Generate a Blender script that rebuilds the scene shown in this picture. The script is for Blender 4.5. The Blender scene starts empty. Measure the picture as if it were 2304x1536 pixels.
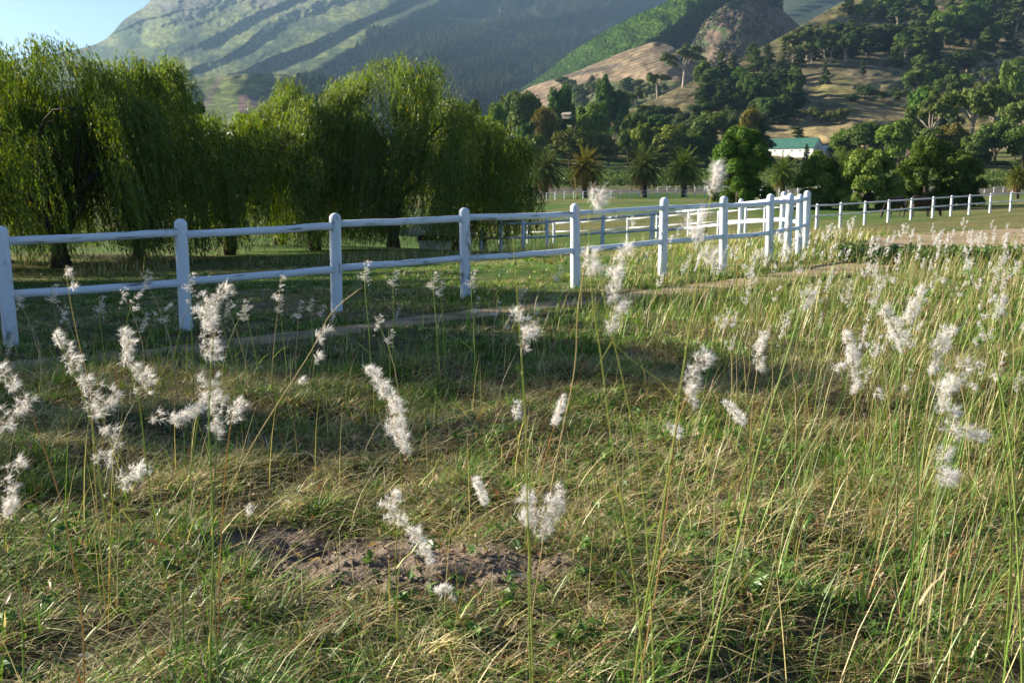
import bpy, math, random
import numpy as np
from mathutils import Vector
R = math.radians
sc = bpy.context.scene
col = sc.collection
rng = np.random.default_rng(7)
random.seed(7)

# ------------------------------------------------------------------ camera, world, sun, exposure
CAMZ = 1.5
PITCH = math.atan(368 / 2240)
F = 2240.0
cam_d = bpy.data.cameras.new('camera')
cam_d.lens = 35.0; cam_d.sensor_width = 36.0; cam_d.clip_start = 0.05; cam_d.clip_end = 20000
cam_d.dof.use_dof = True; cam_d.dof.focus_distance = 4.6; cam_d.dof.aperture_fstop = 8.0
cam = bpy.data.objects.new('camera', cam_d); col.objects.link(cam)
cam.location = (0, 0, CAMZ); cam.rotation_euler = (math.pi / 2 - PITCH, 0, 0)
sc.camera = cam
SUN_EL, SUN_AZ = R(21), R(20)          # azimuth: how far beyond straight left
S = Vector((-math.cos(SUN_EL) * math.cos(SUN_AZ), math.cos(SUN_EL) * math.sin(SUN_AZ), math.sin(SUN_EL)))
w = bpy.data.worlds.new("World"); sc.world = w; w.use_nodes = True
nt = w.node_tree
bg = nt.nodes['Background']; sky = nt.nodes.new('ShaderNodeTexSky'); sky.sky_type = 'NISHITA'
sky.sun_disc = False; sky.sun_elevation = SUN_EL; sky.sun_rotation = math.atan2(S.x, S.y)
sky.air_density = 0.75; sky.dust_density = 0.6; sky.ozone_density = 3.0
nt.links.new(sky.outputs[0], bg.inputs[0]); bg.inputs[1].default_value = 0.052
sl = bpy.data.lights.new('sun', 'SUN'); sl.energy = 5.0; sl.angle = R(0.5); sl.color = (1.0, 0.89, 0.73)
sun = bpy.data.objects.new('sun', sl); col.objects.link(sun)
sun.rotation_euler = S.to_track_quat('Z', 'Y').to_euler(); sun.location = (-30, 10, 30)
sc.view_settings.view_transform = 'Standard'; sc.view_settings.look = 'None'
sc.view_settings.gamma = 1; sc.view_settings.exposure = 1.6
sc.cycles.max_bounces = 7; sc.cycles.diffuse_bounces = 3; sc.cycles.transmission_bounces = 4
sc.cycles.transparent_max_bounces = 6; sc.cycles.volume_bounces = 0
sc.cycles.caustics_reflective = False; sc.cycles.caustics_refractive = False

# ------------------------------------------------------------------ helpers
def at(px, row, Y):
    """point at depth Y on the line of sight of photo pixel (px, row)"""
    px = np.asarray(px, float); row = np.asarray(row, float); Y = np.asarray(Y, float)
    v = (768 - row) / F
    dy = math.cos(PITCH) + v * math.sin(PITCH); dz = -math.sin(PITCH) + v * math.cos(PITCH)
    k = Y / dy
    return np.stack(np.broadcast_arrays((px - 1152) / F * k, Y, CAMZ + dz * k), -1)
def row_of(y, z):
    a = math.atan2(CAMZ - z, y) - PITCH
    return 768 + F * math.tan(a)
def _h(ix, iy, seed):
    n = (ix.astype(np.int64) * 374761393 + iy.astype(np.int64) * 668265263 + seed * 1274126177) & 0xffffffff
    n = ((n ^ (n >> 13)) * 1274126177) & 0xffffffff
    return ((n ^ (n >> 16)) & 0xffff) / 65535.0
def vn(x, y, seed=0):
    x = np.asarray(x, float); y = np.asarray(y, float)
    ix = np.floor(x); iy = np.floor(y); fx = x - ix; fy = y - iy
    fx = fx * fx * (3 - 2 * fx); fy = fy * fy * (3 - 2 * fy)
    a = _h(ix, iy, seed); b = _h(ix + 1, iy, seed); c = _h(ix, iy + 1, seed); d = _h(ix + 1, iy + 1, seed)
    return (a + (b - a) * fx) * (1 - fy) + (c + (d - c) * fx) * fy
def fbm(x, y, seed=0, o=4):
    s = 0; a = 0.5; t = 0
    for i in range(o):
        s = s + a * vn(x * 2 ** i, y * 2 ** i, seed + i * 17); t += a; a *= 0.5
    return s / t
def sstep(a, b, x):
    t = np.clip((x - a) / (b - a), 0, 1); return t * t * (3 - 2 * t)

def mesh_np(name, V, faces_flat, counts, mat, parent=None, cols=None, smooth=False, mats=None, midx=None):
    """V (n,3); faces_flat vertex indices; counts verts per face"""
    me = bpy.data.meshes.new(name)
    V = np.asarray(V, np.float32); n = len(V)
    ff = np.asarray(faces_flat, np.int32); ct = np.asarray(counts, np.int32)
    me.vertices.add(n); me.vertices.foreach_set('co', V.ravel())
    me.loops.add(len(ff)); me.loops.foreach_set('vertex_index', ff)
    me.polygons.add(len(ct))
    st = np.concatenate([[0], np.cumsum(ct)[:-1]]).astype(np.int32)
    me.polygons.foreach_set('loop_start', st)
    if midx is not None: me.polygons.foreach_set('material_index', np.asarray(midx, np.int32))
    me.polygons.foreach_set('use_smooth', np.full(len(ct), smooth))
    if cols is not None:
        ca = me.color_attributes.new('Col', 'FLOAT_COLOR', 'POINT')
        c4 = np.ones((n, 4), np.float32); c4[:, :3] = cols; ca.data.foreach_set('color', c4.ravel())
    me.update(calc_edges=True)
    for m in (mats or [mat]): me.materials.append(m)
    o = bpy.data.objects.new(name, me); col.objects.link(o)
    if parent is not None: o.parent = parent
    return o
class MB:
    """collects geometry, builds ONE mesh object"""
    def __init__(s): s.V = []; s.f = []; s.c = []; s.C = []; s.n = 0
    def add(s, V, faces, c=(1, 1, 1)):
        V = np.asarray(V, float).reshape(-1, 3)
        for f in faces: s.f.extend([i + s.n for i in f]); s.c.append(len(f))
        s.V.append(V); s.C.append(np.broadcast_to(np.asarray(c, float), (len(V), 3))); s.n += len(V)
    def addnp(s, V, F_, c):
        V = V.reshape(-1, 3); s.f.extend((F_ + s.n).ravel().tolist()); s.c.extend([F_.shape[1]] * len(F_))
        s.V.append(V); s.C.append(np.broadcast_to(c, (len(V), 3))); s.n += len(V)
    def tube(s, P, rad, k=8, c=(1, 1, 1), cap=True, dome=False):
        P = [Vector(p) for p in P]; n = len(P)
        if np.isscalar(rad): rad = [rad] * n
        V = []; ref = Vector((0.31, 0.17, 1)) if abs((P[-1] - P[0]).normalized().z) < .8 else Vector((1, .13, 0))
        for i, p in enumerate(P):
            t = (P[min(i + 1, n - 1)] - P[max(i - 1, 0)]).normalized()
            a = t.cross(ref).normalized(); b = t.cross(a)
            for j in range(k):
                q = 2 * math.pi * j / k; V.append(p + (a * math.cos(q) + b * math.sin(q)) * rad[i])
        fs = [(i * k + j, i * k + (j + 1) % k, (i + 1) * k + (j + 1) % k, (i + 1) * k + j) for i in range(n - 1) for j in range(k)]
        if cap: fs += [tuple(range(k))[::-1], tuple((n - 1) * k + j for j in range(k))]
        s.add([tuple(v) for v in V], fs, c)
    def box(s, c0, sz, rz=0, c=(1, 1, 1)):
        V = []
        for dx in (-.5, .5):
            for dy in (-.5, .5):
                for dz in (-.5, .5):
                    x, y = dx * sz[0], dy * sz[1]
                    V.append((c0[0] + x * math.cos(rz) - y * math.sin(rz), c0[1] + x * math.sin(rz) + y * math.cos(rz), c0[2] + dz * sz[2]))
        s.add(V, [(0, 1, 3, 2), (4, 6, 7, 5), (0, 4, 5, 1), (2, 3, 7, 6), (0, 2, 6, 4), (1, 5, 7, 3)], c)
    def build(s, name, mat, parent=None, smooth=False):
        return mesh_np(name, np.concatenate(s.V), s.f, s.c, mat, parent, np.concatenate(s.C), smooth)
def tag(o, label=None, cat=None, group=None, kind=None):
    if label: o['label'] = label
    if cat: o['category'] = cat
    if group: o['group'] = group
    if kind: o['kind'] = kind
    return o
def empty(name, loc, rz=0):
    o = bpy.data.objects.new(name, None); col.objects.link(o); o.location = loc; o.rotation_euler = (0, 0, rz)
    o.empty_display_size = .2
    return o
def copy_tree(o, parent=None):
    c = o.copy(); col.objects.link(c); c.parent = parent
    for ch in list(o.children): copy_tree(ch, c)
    return c

# ------------------------------------------------------------------ materials
def new_mat(name):
    m = bpy.data.materials.new(name); m.use_nodes = True; t = m.node_tree
    for n in list(t.nodes): t.nodes.remove(n)
    return m, t, t.nodes.new('ShaderNodeOutputMaterial')
def leaf_mat(name, trans=.35, objcol=False, tcol=(1.25, 1.15, .5), gloss=.06, rough=.45, var=True):
    m, t, out = new_mat(name); N = t.nodes; L = t.links
    at_ = N.new('ShaderNodeAttribute'); at_.attribute_name = 'Col'; c = at_.outputs['Color']
    if objcol:
        oi = N.new('ShaderNodeObjectInfo'); mx = N.new('ShaderNodeMix'); mx.data_type = 'RGBA'; mx.blend_type = 'MULTIPLY'
        mx.inputs[0].default_value = 1; L.new(c, mx.inputs[6]); L.new(oi.outputs['Color'], mx.inputs[7]); c = mx.outputs[2]
    d = N.new('ShaderNodeBsdfDiffuse'); L.new(c, d.inputs[0])
    tr = N.new('ShaderNodeBsdfTranslucent')
    m2 = N.new('ShaderNodeMix'); m2.data_type = 'RGBA'; m2.blend_type = 'MULTIPLY'; m2.inputs[0].default_value = 1
    L.new(c, m2.inputs[6]); m2.inputs[7].default_value = (*tcol, 1); L.new(m2.outputs[2], tr.inputs[0])
    a = N.new('ShaderNodeMixShader'); a.inputs[0].default_value = trans; L.new(d.outputs[0], a.inputs[1]); L.new(tr.outputs[0], a.inputs[2])
    g = N.new('ShaderNodeBsdfGlossy'); g.inputs['Roughness'].default_value = rough; g.inputs[0].default_value = (.9, .9, .9, 1)
    b = N.new('ShaderNodeMixShader'); b.inputs[0].default_value = gloss; L.new(a.outputs[0], b.inputs[1]); L.new(g.outputs[0], b.inputs[2])
    L.new(b.outputs[0], out.inputs[0]); return m
def noise_mat(name, c1, c2, scale=5, rough=.85, c3=None, bump=.3, bscale=None, detail=6, use_col=False, stretch=(1, 1, 1), lo=.35, hi=.65, bdist=.02, rnd=False):
    m, t, out = new_mat(name); N = t.nodes; L = t.links
    p = N.new('ShaderNodeBsdfPrincipled'); p.inputs['Roughness'].default_value = rough
    if 'Specular IOR Level' in p.inputs: p.inputs['Specular IOR Level'].default_value = .25
    tc = N.new('ShaderNodeTexCoord'); mp = N.new('ShaderNodeMapping'); mp.inputs['Scale'].default_value = stretch
    L.new(tc.outputs['Object'], mp.inputs[0])
    if rnd:
        oi = N.new('ShaderNodeObjectInfo'); vs = N.new('ShaderNodeVectorMath'); vs.operation = 'SCALE'; vs.inputs[0].default_value = (31, 17, 23); L.new(oi.outputs['Random'], vs.inputs['Scale']); L.new(vs.outputs[0], mp.inputs['Location'])
    n = N.new('ShaderNodeTexNoise'); n.inputs['Scale'].default_value = scale; n.inputs['Detail'].default_value = detail
    n.inputs['Roughness'].default_value = .65; L.new(mp.outputs[0], n.inputs['Vector'])
    r = N.new('ShaderNodeValToRGB'); r.color_ramp.elements[0].position = lo; r.color_ramp.elements[1].position = hi
    r.color_ramp.elements[0].color = (*c1, 1); r.color_ramp.elements[1].color = (*c2, 1)
    if c3: e = r.color_ramp.elements.new((lo + hi) / 2); e.color = (*c3, 1)
    L.new(n.outputs[0], r.inputs[0]); c = r.outputs[0]
    if use_col:
        a = N.new('ShaderNodeAttribute'); a.attribute_name = 'Col'; mx = N.new('ShaderNodeMix'); mx.data_type = 'RGBA'
        mx.blend_type = 'MULTIPLY'; mx.inputs[0].default_value = 1; L.new(c, mx.inputs[6]); L.new(a.outputs['Color'], mx.inputs[7]); c = mx.outputs[2]
    L.new(c, p.inputs['Base Color'])
    if bump:
        n2 = N.new('ShaderNodeTexNoise'); n2.inputs['Scale'].default_value = bscale or scale * 4; n2.inputs['Detail'].default_value = 5
        L.new(mp.outputs[0], n2.inputs['Vector'])
        b = N.new('ShaderNodeBump'); b.inputs['Strength'].default_value = bump; b.inputs['Distance'].default_value = bdist
        L.new(n2.outputs[0], b.inputs['Height']); L.new(b.outputs[0], p.inputs['Normal'])
    L.new(p.outputs[0], out.inputs[0]); return m
M = {}
M['grass'] = leaf_mat('grass_blade', .3, tcol=(1.15, 1.15, .55), gloss=.032)
M['willow'] = leaf_mat('willow_leaf', .45, tcol=(1.35, 1.42, .22), gloss=.03)
M['tree'] = leaf_mat('tree_leaf', .25, objcol=True, gloss=.008)
M['forest'] = leaf_mat('forest_foliage', .15, gloss=0.0)
M['plume'] = leaf_mat('plume_hair', .5, tcol=(1.0, .97, .92), gloss=.06)
M['bark'] = noise_mat('dark_bark', (.035, .027, .02), (.11, .085, .06), 9, stretch=(3, 3, .6), bump=.6)
M['pale_bark'] = noise_mat('pale_bark', (.28, .22, .16), (.5, .43, .35), 2, stretch=(3, 3, .5), bump=.3)
M['paint'] = noise_mat('worn_white_paint', (.16, .18, .2), (.72, .79, .87), 5.5, .62, c3=(.66, .7, .74), bump=.5, bscale=30, stretch=(1, 1, .5), lo=.34, hi=.5, bdist=.004, rnd=True)
M['paint_far'] = noise_mat('white_fence_paint', (.6, .63, .66), (.78, .8, .82), 3, .6, bump=0)
M['rail_paint'] = noise_mat('worn_rail_paint', (.2, .225, .25), (.72, .79, .87), 9, .65, c3=(.62, .67, .71), bump=.5, bscale=30, stretch=(.22, .35, 2.6), lo=.36, hi=.47, bdist=.004, rnd=True)
M['soil'] = noise_mat('bare_soil', (.14, .10, .075), (.34, .26, .2), 4, .95, bump=.8, bscale=40, bdist=.03)
M['sand'] = noise_mat('track_sand', (.16, .125, .08), (.41, .31, .185), 2.6, .95, bump=.6, bscale=25, bdist=.02)
M['white_wall'] = noise_mat('white_limewash', (.7, .7, .68), (.8, .8, .79), 1, .8, bump=0)
M['tan_wall'] = noise_mat('tan_plaster', (.3, .26, .2), (.38, .33, .26), 1, .8, bump=0)
M['green_roof'] = noise_mat('green_roof_sheet', (.03, .11, .085), (.06, .17, .125), 1, .5, bump=0)
M['brown_roof'] = noise_mat('brown_roof', (.16, .09, .06), (.25, .15, .1), 2, .7, bump=0)
M['door'] = noise_mat('dark_door', (.1, .03, .02), (.14, .05, .03), 3, .6, bump=0)
M['glass'] = noise_mat('window_glass', (.02, .03, .04), (.04, .05, .06), 3, .1, bump=0)
M['horse'] = noise_mat('bay_coat', (.022, .010, .006), (.05, .022, .012), 3, .45, bump=0)
M['mane'] = noise_mat('black_mane', (.006, .005, .005), (.015, .012, .01), 6, .6, bump=0)
M['rock'] = noise_mat('soil_clod', (.12, .09, .065), (.27, .21, .16), 18, .95, bump=.7, bscale=60)

# ------------------------------------------------------------------ terrain heights
def P3(px, row, Y):
    p = at(px, row, Y); return (float(p[0]), float(p[1]), float(p[2]))
NEAR = [(26, 780, 9.9), (419, 742, 10.75), (758, 703, 12.0), (1048, 673, 13.0), (1295, 648, 14.3), (1490, 622, 15.6),
        (1627, 602, 16.8), (1730, 590, 17.9), (1770, 580, 18.8), (1797, 570, 19.7), (1812, 562, 20.8)]
FAR_ARC = [(1758, 542, 24.5), (1665, 545, 27.5), (1572, 550, 30.5), (1465, 552, 33), (1355, 558, 35), (1290, 562, 36),
           (1231, 565, 36.6), (1177, 566, 37), (1127, 567, 37.6), (1082, 566, 38.5)]
F3 = [(1000, 548, 60), (1060, 548, 59), (1124, 548, 58), (1188, 547, 57), (1246, 546, 56), (1300, 545, 55), (1357, 543, 54.5), (1412, 541, 54), (1478, 536, 52.5), (1549, 531, 51),
      (1616, 528, 49.5), (1677, 525, 48), (1720, 522, 47), (1778, 519, 46.4), (1837, 516, 46.5), (1890, 512, 48), (1945, 506, 50), (1998, 500, 52.5), (2049, 495, 54.5), (2098, 491, 56.5),
      (2139, 487, 58), (2180, 483, 59.5), (2227, 479, 61), (2273, 475, 62.5), (2318, 472, 64)]
F4 = [(1128, 478, 120), (1137, 475, 124), (1147, 472, 128), (1157, 469, 132), (1170, 465, 136), (1182, 461, 141), (1195, 457, 146), (1211, 454, 151), (1230, 451, 156), (1249, 449, 160)] + \
     [(x, 447 - (x - 1250) * .012, 162 + (x - 1250) * .02) for x in range(1270, 1850, 21)]
F5 = [(x, 432, 228) for x in range(1480, 2320, 21)]
ctrl = [(-4, -3, 0), (4, -3, 0), (-3, 0, 0), (3, 0, 0), (0, 3, 0), (-3, 4, 0), (3, 4, .0), (0, 6.5, 0), (-5, 7, -.05), (5, 8, .05),
        (4, 12, .02), (8, 14, .1), (-12, 12, -.2), (14, 18, .1), (-14, 20, -.7)]
ctrl += [P3(*a) for a in NEAR + FAR_ARC[::2] + F3[::3] + F4[::6] + F5[::9]]
ctrl += [P3(*a) for a in [(1900, 560, 22), (2150, 527, 30), (2400, 515, 36), (100, 602, 28), (500, 585, 30), (690, 570, 33), (870, 556, 37), (1400, 500, 75),
        (1500, 463, 110), (2075, 487, 76), (2200, 457, 110), (1400, 419, 262), (2000, 419, 262), (1400, 398, 330), (2000, 395, 330), (2300, 392, 330),
        (1800, 356, 450), (1300, 347, 450), (900, 352, 450), (300, 352, 450), (2350, 346, 450), (-200, 420, 250), (500, 425, 250), (300, 470, 90), (-200, 480, 80), (800, 480, 90)]]
ctrl += [(-400, 900, 14), (0, 900, 14), (500, 900, 14), (-800, 2500, 14), (0, 2500, 14), (900, 2500, 14), (-2500, 6000, 10), (0, 6000, 10), (2500, 6000, 10)]
ctrl = np.array(ctrl)
def uv_(x, y):
    y = np.maximum(y, -4.5); return np.stack([np.clip(x / (y + 7), -1.6, 1.6) * 2, np.log(y + 7)], -1)
def _k(d): return np.where(d > 1e-9, d * d * np.log(d + 1e-12), 0)
CU = uv_(ctrl[:, 0], ctrl[:, 1]); n_ = len(CU)
A_ = np.zeros((n_ + 3, n_ + 3)); A_[:n_, :n_] = _k(np.linalg.norm(CU[:, None] - CU[None], axis=-1)) + np.eye(n_) * 2e-3
A_[:n_, n_] = 1; A_[:n_, n_ + 1:] = CU; A_[n_, :n_] = 1; A_[n_ + 1:, :n_] = CU.T
WT = np.linalg.solve(A_, np.concatenate([ctrl[:, 2], [0, 0, 0]]))
PATCH = [(-.66, 3.82, .56, .36), (-.28, 3.55, .5, .27), (-.95, 4.02, .42, .3), (.0, 3.48, .28, .15)]
def bare(x, y):
    v = 0
    for (a, b, rx, ry) in PATCH: v = np.maximum(v, 1 - np.sqrt(((x - a) / rx) ** 2 + ((y - b) / ry) ** 2))
    return np.clip(v * 2 + .9 * (vn(x * 9, y * 9, 5) - .5), 0, 1)
TRACK = [(-14, 6.3, .5), (-8, 7.35, .4), (-4.3, 8.5, .34), (-2.3, 9.8, .31), (-.6, 11.2, .31), (1.6, 13.0, .34), (4.3, 15.2, .5), (7.2, 18.6, 1.0), (10.2, 23.2, 2.2), (14, 28.2, 3.4), (20, 33, 4.0), (30, 37, 4)]
def catm(P, n=10):
    P = np.array(P, float); out = []
    for i in range(len(P) - 1):
        p0, p1, p2, p3 = P[max(i - 1, 0)], P[i], P[i + 1], P[min(i + 2, len(P) - 1)]
        for k in range(n):
            t = k / n
            out.append(.5 * ((2 * p1) + (-p0 + p2) * t + (2 * p0 - 5 * p1 + 4 * p2 - p3) * t * t + (-p0 + 3 * p1 - 3 * p2 + p3) * t ** 3))
    out.append(P[-1]); return np.array(out)
TR = catm(TRACK, 14)
def track_mask(x, y):
    x = np.asarray(x, float); y = np.asarray(y, float); m = np.full(x.shape, -9.0)
    for a in TR[::2]: m = np.maximum(m, 1 - np.hypot(x - a[0], y - a[1]) / a[2])
    return m
def gz(x, y):
    x = np.asarray(x, float); y = np.asarray(y, float); sh = x.shape; xf = x.ravel(); yf = y.ravel()
    out = np.empty(len(xf))
    for i in range(0, len(xf), 60000):
        U = uv_(xf[i:i + 60000], yf[i:i + 60000])
        out[i:i + 60000] = _k(np.linalg.norm(U[:, None] - CU[None], axis=-1)) @ WT[:n_] + WT[n_] + U @ WT[n_ + 1:]
    near = (1 - sstep(14, 30, yf)) * (1 - .75 * sstep(7.5, 10, yf))
    near = near * (1 - .85 * sstep(-1.2, .2, track_mask(xf, yf)))
    out += near * ((fbm(xf * 1.2, yf * 1.2, 3, 3) - .5) * .22 + (vn(xf * 3.4, yf * 3.4, 9) - .5) * .07)
    out += bare(xf, yf) * (vn(xf * 14, yf * 14, 21) - .6) * .07
    out += -.09 * np.exp(-((xf + .84) / .3) ** 2 - ((yf - 4.0) / .16) ** 2) + .05 * np.exp(-((xf + 1.3) / .2) ** 2 - ((yf - 3.9) / .3) ** 2) + .03 * np.exp(-((xf + .36) / .25) ** 2 - ((yf - 3.6) / .15) ** 2)
    out += sstep(60, 300, yf) * (fbm(xf / 40, yf / 40, 8, 3) - .5) * 1.5
    return out.reshape(sh)
def g1(x, y): return float(gz(np.array([x]), np.array([y]))[0])
def hit(px, row):
    """ground point seen at a photo pixel"""
    Y = 3.0; last = None
    for Y in np.concatenate([np.arange(1.2, 20, .05), np.arange(20, 120, .5)]):
        p = at(px, row, Y)
        if p[2] < g1(p[0], p[1]): return Vector(p)
    return Vector(at(px, row, 120))

# ------------------------------------------------------------------ ground sheet
def ground_colour(x, y):
    n = fbm(x * .5, y * .5, 30, 4); n2 = fbm(x * 3, y * 3, 31, 3); n3 = fbm(x / 14, y / 14, 33, 3)
    soil = np.array((.07, .055, .035)); dry = np.array((.2, .165, .08)); green = np.array((.06, .10, .022)); lush = np.array((.07, .14, .02))
    a = sstep(.4, .62, n)[:, None]; c = dry * (1 - a) + green * a
    ns = (1 - sstep(7, 16, y))[:, None]; c = c * (1 - ns * .75) + soil * ns * .75
    far = sstep(12, 22, y)[:, None]; b = sstep(.38, .6, n3 * .6 + n * .4)[:, None]
    fc = np.array((.15, .145, .055)) * (1 - b) + np.array((.065, .125, .022)) * b; fc = fc * (.6 + .8 * fbm(x / 5, y / 2.2, 37, 3))[:, None]
    c = c * (1 - far) + fc * far
    c = c * (.75 + .5 * n2)[:, None]
    v = sstep(.35, .6, bare(x, y))[:, None]
    c = c * (1 - v) + np.array((.16, .125, .095)) * (.6 + .8 * n2)[:, None] * v
    v = (sstep(200, 228, y) * (1 - sstep(245, 262, y)))[:, None]        # dirt road beyond the palms
    c = c * (1 - v) + np.array((.10, .085, .06)) * v
    return c
ys = np.concatenate([np.linspace(-3, 1.2, 10), np.geomspace(1.3, 20, 430), np.geomspace(20.3, 6500, 260)])
us = np.linspace(-1, 1, 420)
Xg = us[None] * np.where(ys < 0, 9, 9 + np.maximum(ys, 0) * .62)[:, None] * np.where(abs(us) > .97, 2.5, 1)[None]
Yg = np.broadcast_to(ys[:, None], Xg.shape)
Zg = gz(Xg, Yg)
V = np.stack([Xg, Yg, Zg], -1).reshape(-1, 3)
nr, nc = Xg.shape; I = np.arange(nr * nc).reshape(nr, nc)
Q = np.stack([I[:-1, :-1], I[:-1, 1:], I[1:, 1:], I[1:, :-1]], -1).reshape(-1, 4)
m, t, out = new_mat('ground_turf'); N = t.nodes; L = t.links
p = N.new('ShaderNodeBsdfPrincipled'); p.inputs['Roughness'].default_value = .95; p.inputs['Specular IOR Level'].default_value = .1
a = N.new('ShaderNodeAttribute'); a.attribute_name = 'Col'; tc = N.new('ShaderNodeTexCoord')
n1 = N.new('ShaderNodeTexNoise'); n1.inputs['Scale'].default_value = 9; n1.inputs['Detail'].default_value = 8; L.new(tc.outputs['Object'], n1.inputs['Vector'])
mr = N.new('ShaderNodeMapRange'); mr.inputs[1].default_value = .3; mr.inputs[2].default_value = .7; mr.inputs[3].default_value = .55; mr.inputs[4].default_value = 1.4; L.new(n1.outputs[0], mr.inputs[0])
vm = N.new('ShaderNodeVectorMath'); vm.operation = 'SCALE'; L.new(a.outputs['Color'], vm.inputs[0]); L.new(mr.outputs[0], vm.inputs['Scale'])
L.new(vm.outputs[0], p.inputs['Base Color'])
bp = N.new('ShaderNodeBump'); bp.inputs['Strength'].default_value = .8; bp.inputs['Distance'].default_value = .03; n2 = N.new('ShaderNodeTexNoise'); n2.inputs['Scale'].default_value = 35; n2.inputs['Detail'].default_value = 6
L.new(tc.outputs['Object'], n2.inputs['Vector']); L.new(n2.outputs[0], bp.inputs['Height']); L.new(bp.outputs[0], p.inputs['Normal']); L.new(p.outputs[0], out.inputs[0])
M['ground'] = m
tag(mesh_np('ground', V, Q.ravel(), np.full(len(Q), 4), M['ground'], cols=ground_colour(V[:, 0], V[:, 1]), smooth=True), 'rough grassy verge and paddock ground', kind='structure')
# dirt track ribbon
TV = []; k = 15
for i, a in enumerate(TR):
    d = TR[min(i + 1, len(TR) - 1)] - TR[max(i - 1, 0)]; nx, ny = -d[1], d[0]; l = math.hypot(nx, ny); nx /= l; ny /= l
    for j in range(k):
        q = (j / (k - 1) * 2 - 1); wob = 1 + .3 * (vn(np.array([i * 1.3]), np.array([q > 0]).astype(float) * 9, 44)[0] - .5)
        x = a[0] + nx * q * a[2] * wob; y = a[1] + ny * q * a[2] * wob
        TV.append((x, y, (abs(q) > .97)))
TV = np.array(TV); z = gz(TV[:, 0], TV[:, 1]) + .012 - TV[:, 2] * .035
I = np.arange(len(TR) * k).reshape(len(TR), k)
Q = np.stack([I[:-1, :-1], I[1:, :-1], I[1:, 1:], I[:-1, 1:]], -1).reshape(-1, 4)
tag(mesh_np('dirt_track', np.stack([TV[:, 0], TV[:, 1], z], -1), Q.ravel(), np.full(len(Q), 4), M['sand'], smooth=True), 'sandy dirt track running along the outside of the white fence', kind='structure')

# ------------------------------------------------------------------ hills and mountain
class Hill:
    def __init__(s, name, cols, foot, crest, dfoot, dcrest, relief, colour, label, npx=160, nt=90, power=1.0, rise=0):
        s.cx = cols; s.a = (foot, crest, dfoot, dcrest); s.relief = relief; s.pw = power
        px = np.linspace(cols[0], cols[-1], npx)
        if npx > 500: px = np.concatenate([np.linspace(cols[0], 140, 40), np.linspace(143, 1720, npx), np.linspace(1730, cols[-1], 60)])
        t = np.linspace(0, 1, nt)
        PX, T = np.meshgrid(px, t)
        ft = s.I(0, PX); cr = s.I(1, PX); row = ft + (cr - ft) * T
        V = at(PX, row, s.d(PX, row))
        C = colour(PX, row, V)
        # far side, falling away behind the crest
        B = []
        for q in (.25, .6, 1.0):
            b = V[-1].copy(); sc_ = 1 + .3 * q; b[:, 0] *= sc_; b[:, 1] *= sc_; b[:, 2] = b[:, 2] * (1 - .75 * q * q) + 5; B.append(b)
        V = np.concatenate([V, np.array(B)]); C = np.concatenate([C, np.repeat(C[-1:], 3, 0)])
        nr, nc = V.shape[:2]; I = np.arange(nr * nc).reshape(nr, nc)
        Q = np.stack([I[:-1, :-1], I[:-1, 1:], I[1:, 1:], I[1:, :-1]], -1).reshape(-1, 4)
        s.o = tag(mesh_np(name, V.reshape(-1, 3), Q.ravel(), np.full(len(Q), 4), M['hillmat'], cols=C.reshape(-1, 3), smooth=True), label, kind='structure')
    def I(s, i, px):
        px = np.asarray(px, float); return sum(np.interp(px + o_, s.cx, s.a[i]) * w_ for o_, w_ in ((-16, .15), (-8, .2), (0, .3), (8, .2), (16, .15)))
    def d(s, px, row):
        ft = s.I(0, px); cr = s.I(1, px); t = np.clip((ft - row) / (ft - cr + 1e-6), 0, 1)
        d = s.I(2, px) + (s.I(3, px) - s.I(2, px)) * t ** s.pw
        return d + s.relief(px, row) * sstep(0, .08, t)
    def pt(s, px, row): return at(px, row, s.d(np.asarray(px, float), np.asarray(row, float)))
m, t, out = new_mat('hill_land'); N = t.nodes; L = t.links
p = N.new('ShaderNodeBsdfPrincipled'); p.inputs['Roughness'].default_value = .95; p.inputs['Specular IOR Level'].default_value = .05
a = N.new('ShaderNodeAttribute'); a.attribute_name = 'Col'; tc = N.new('ShaderNodeTexCoord')
n1 = N.new('ShaderNodeTexNoise'); n1.inputs['Scale'].default_value = .06; n1.inputs['Detail'].default_value = 9; n1.inputs['Roughness'].default_value = .7; L.new(tc.outputs['Object'], n1.inputs['Vector'])
mr = N.new('ShaderNodeMapRange'); mr.inputs[1].default_value = .35; mr.inputs[2].default_value = .65; mr.inputs[3].default_value = .4; mr.inputs[4].default_value = 1.5; L.new(n1.outputs[0], mr.inputs[0])
vm = N.new('ShaderNodeVectorMath'); vm.operation = 'SCALE'; L.new(a.outputs['Color'], vm.inputs[0]); L.new(mr.outputs[0], vm.inputs['Scale']); L.new(vm.outputs[0], p.inputs['Base Color'])
bp = N.new('ShaderNodeBump'); bp.inputs['Strength'].default_value = .5; bp.inputs['Distance'].default_value = 9; L.new(n1.outputs[0], bp.inputs['Height']); L.new(bp.outputs[0], p.inputs['Normal']); L.new(p.outputs[0], out.inputs[0])
M['hillmat'] = m
mix3 = lambda a, b, t: np.asarray(a) * (1 - t[..., None]) + np.asarray(b) * t[..., None]
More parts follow.
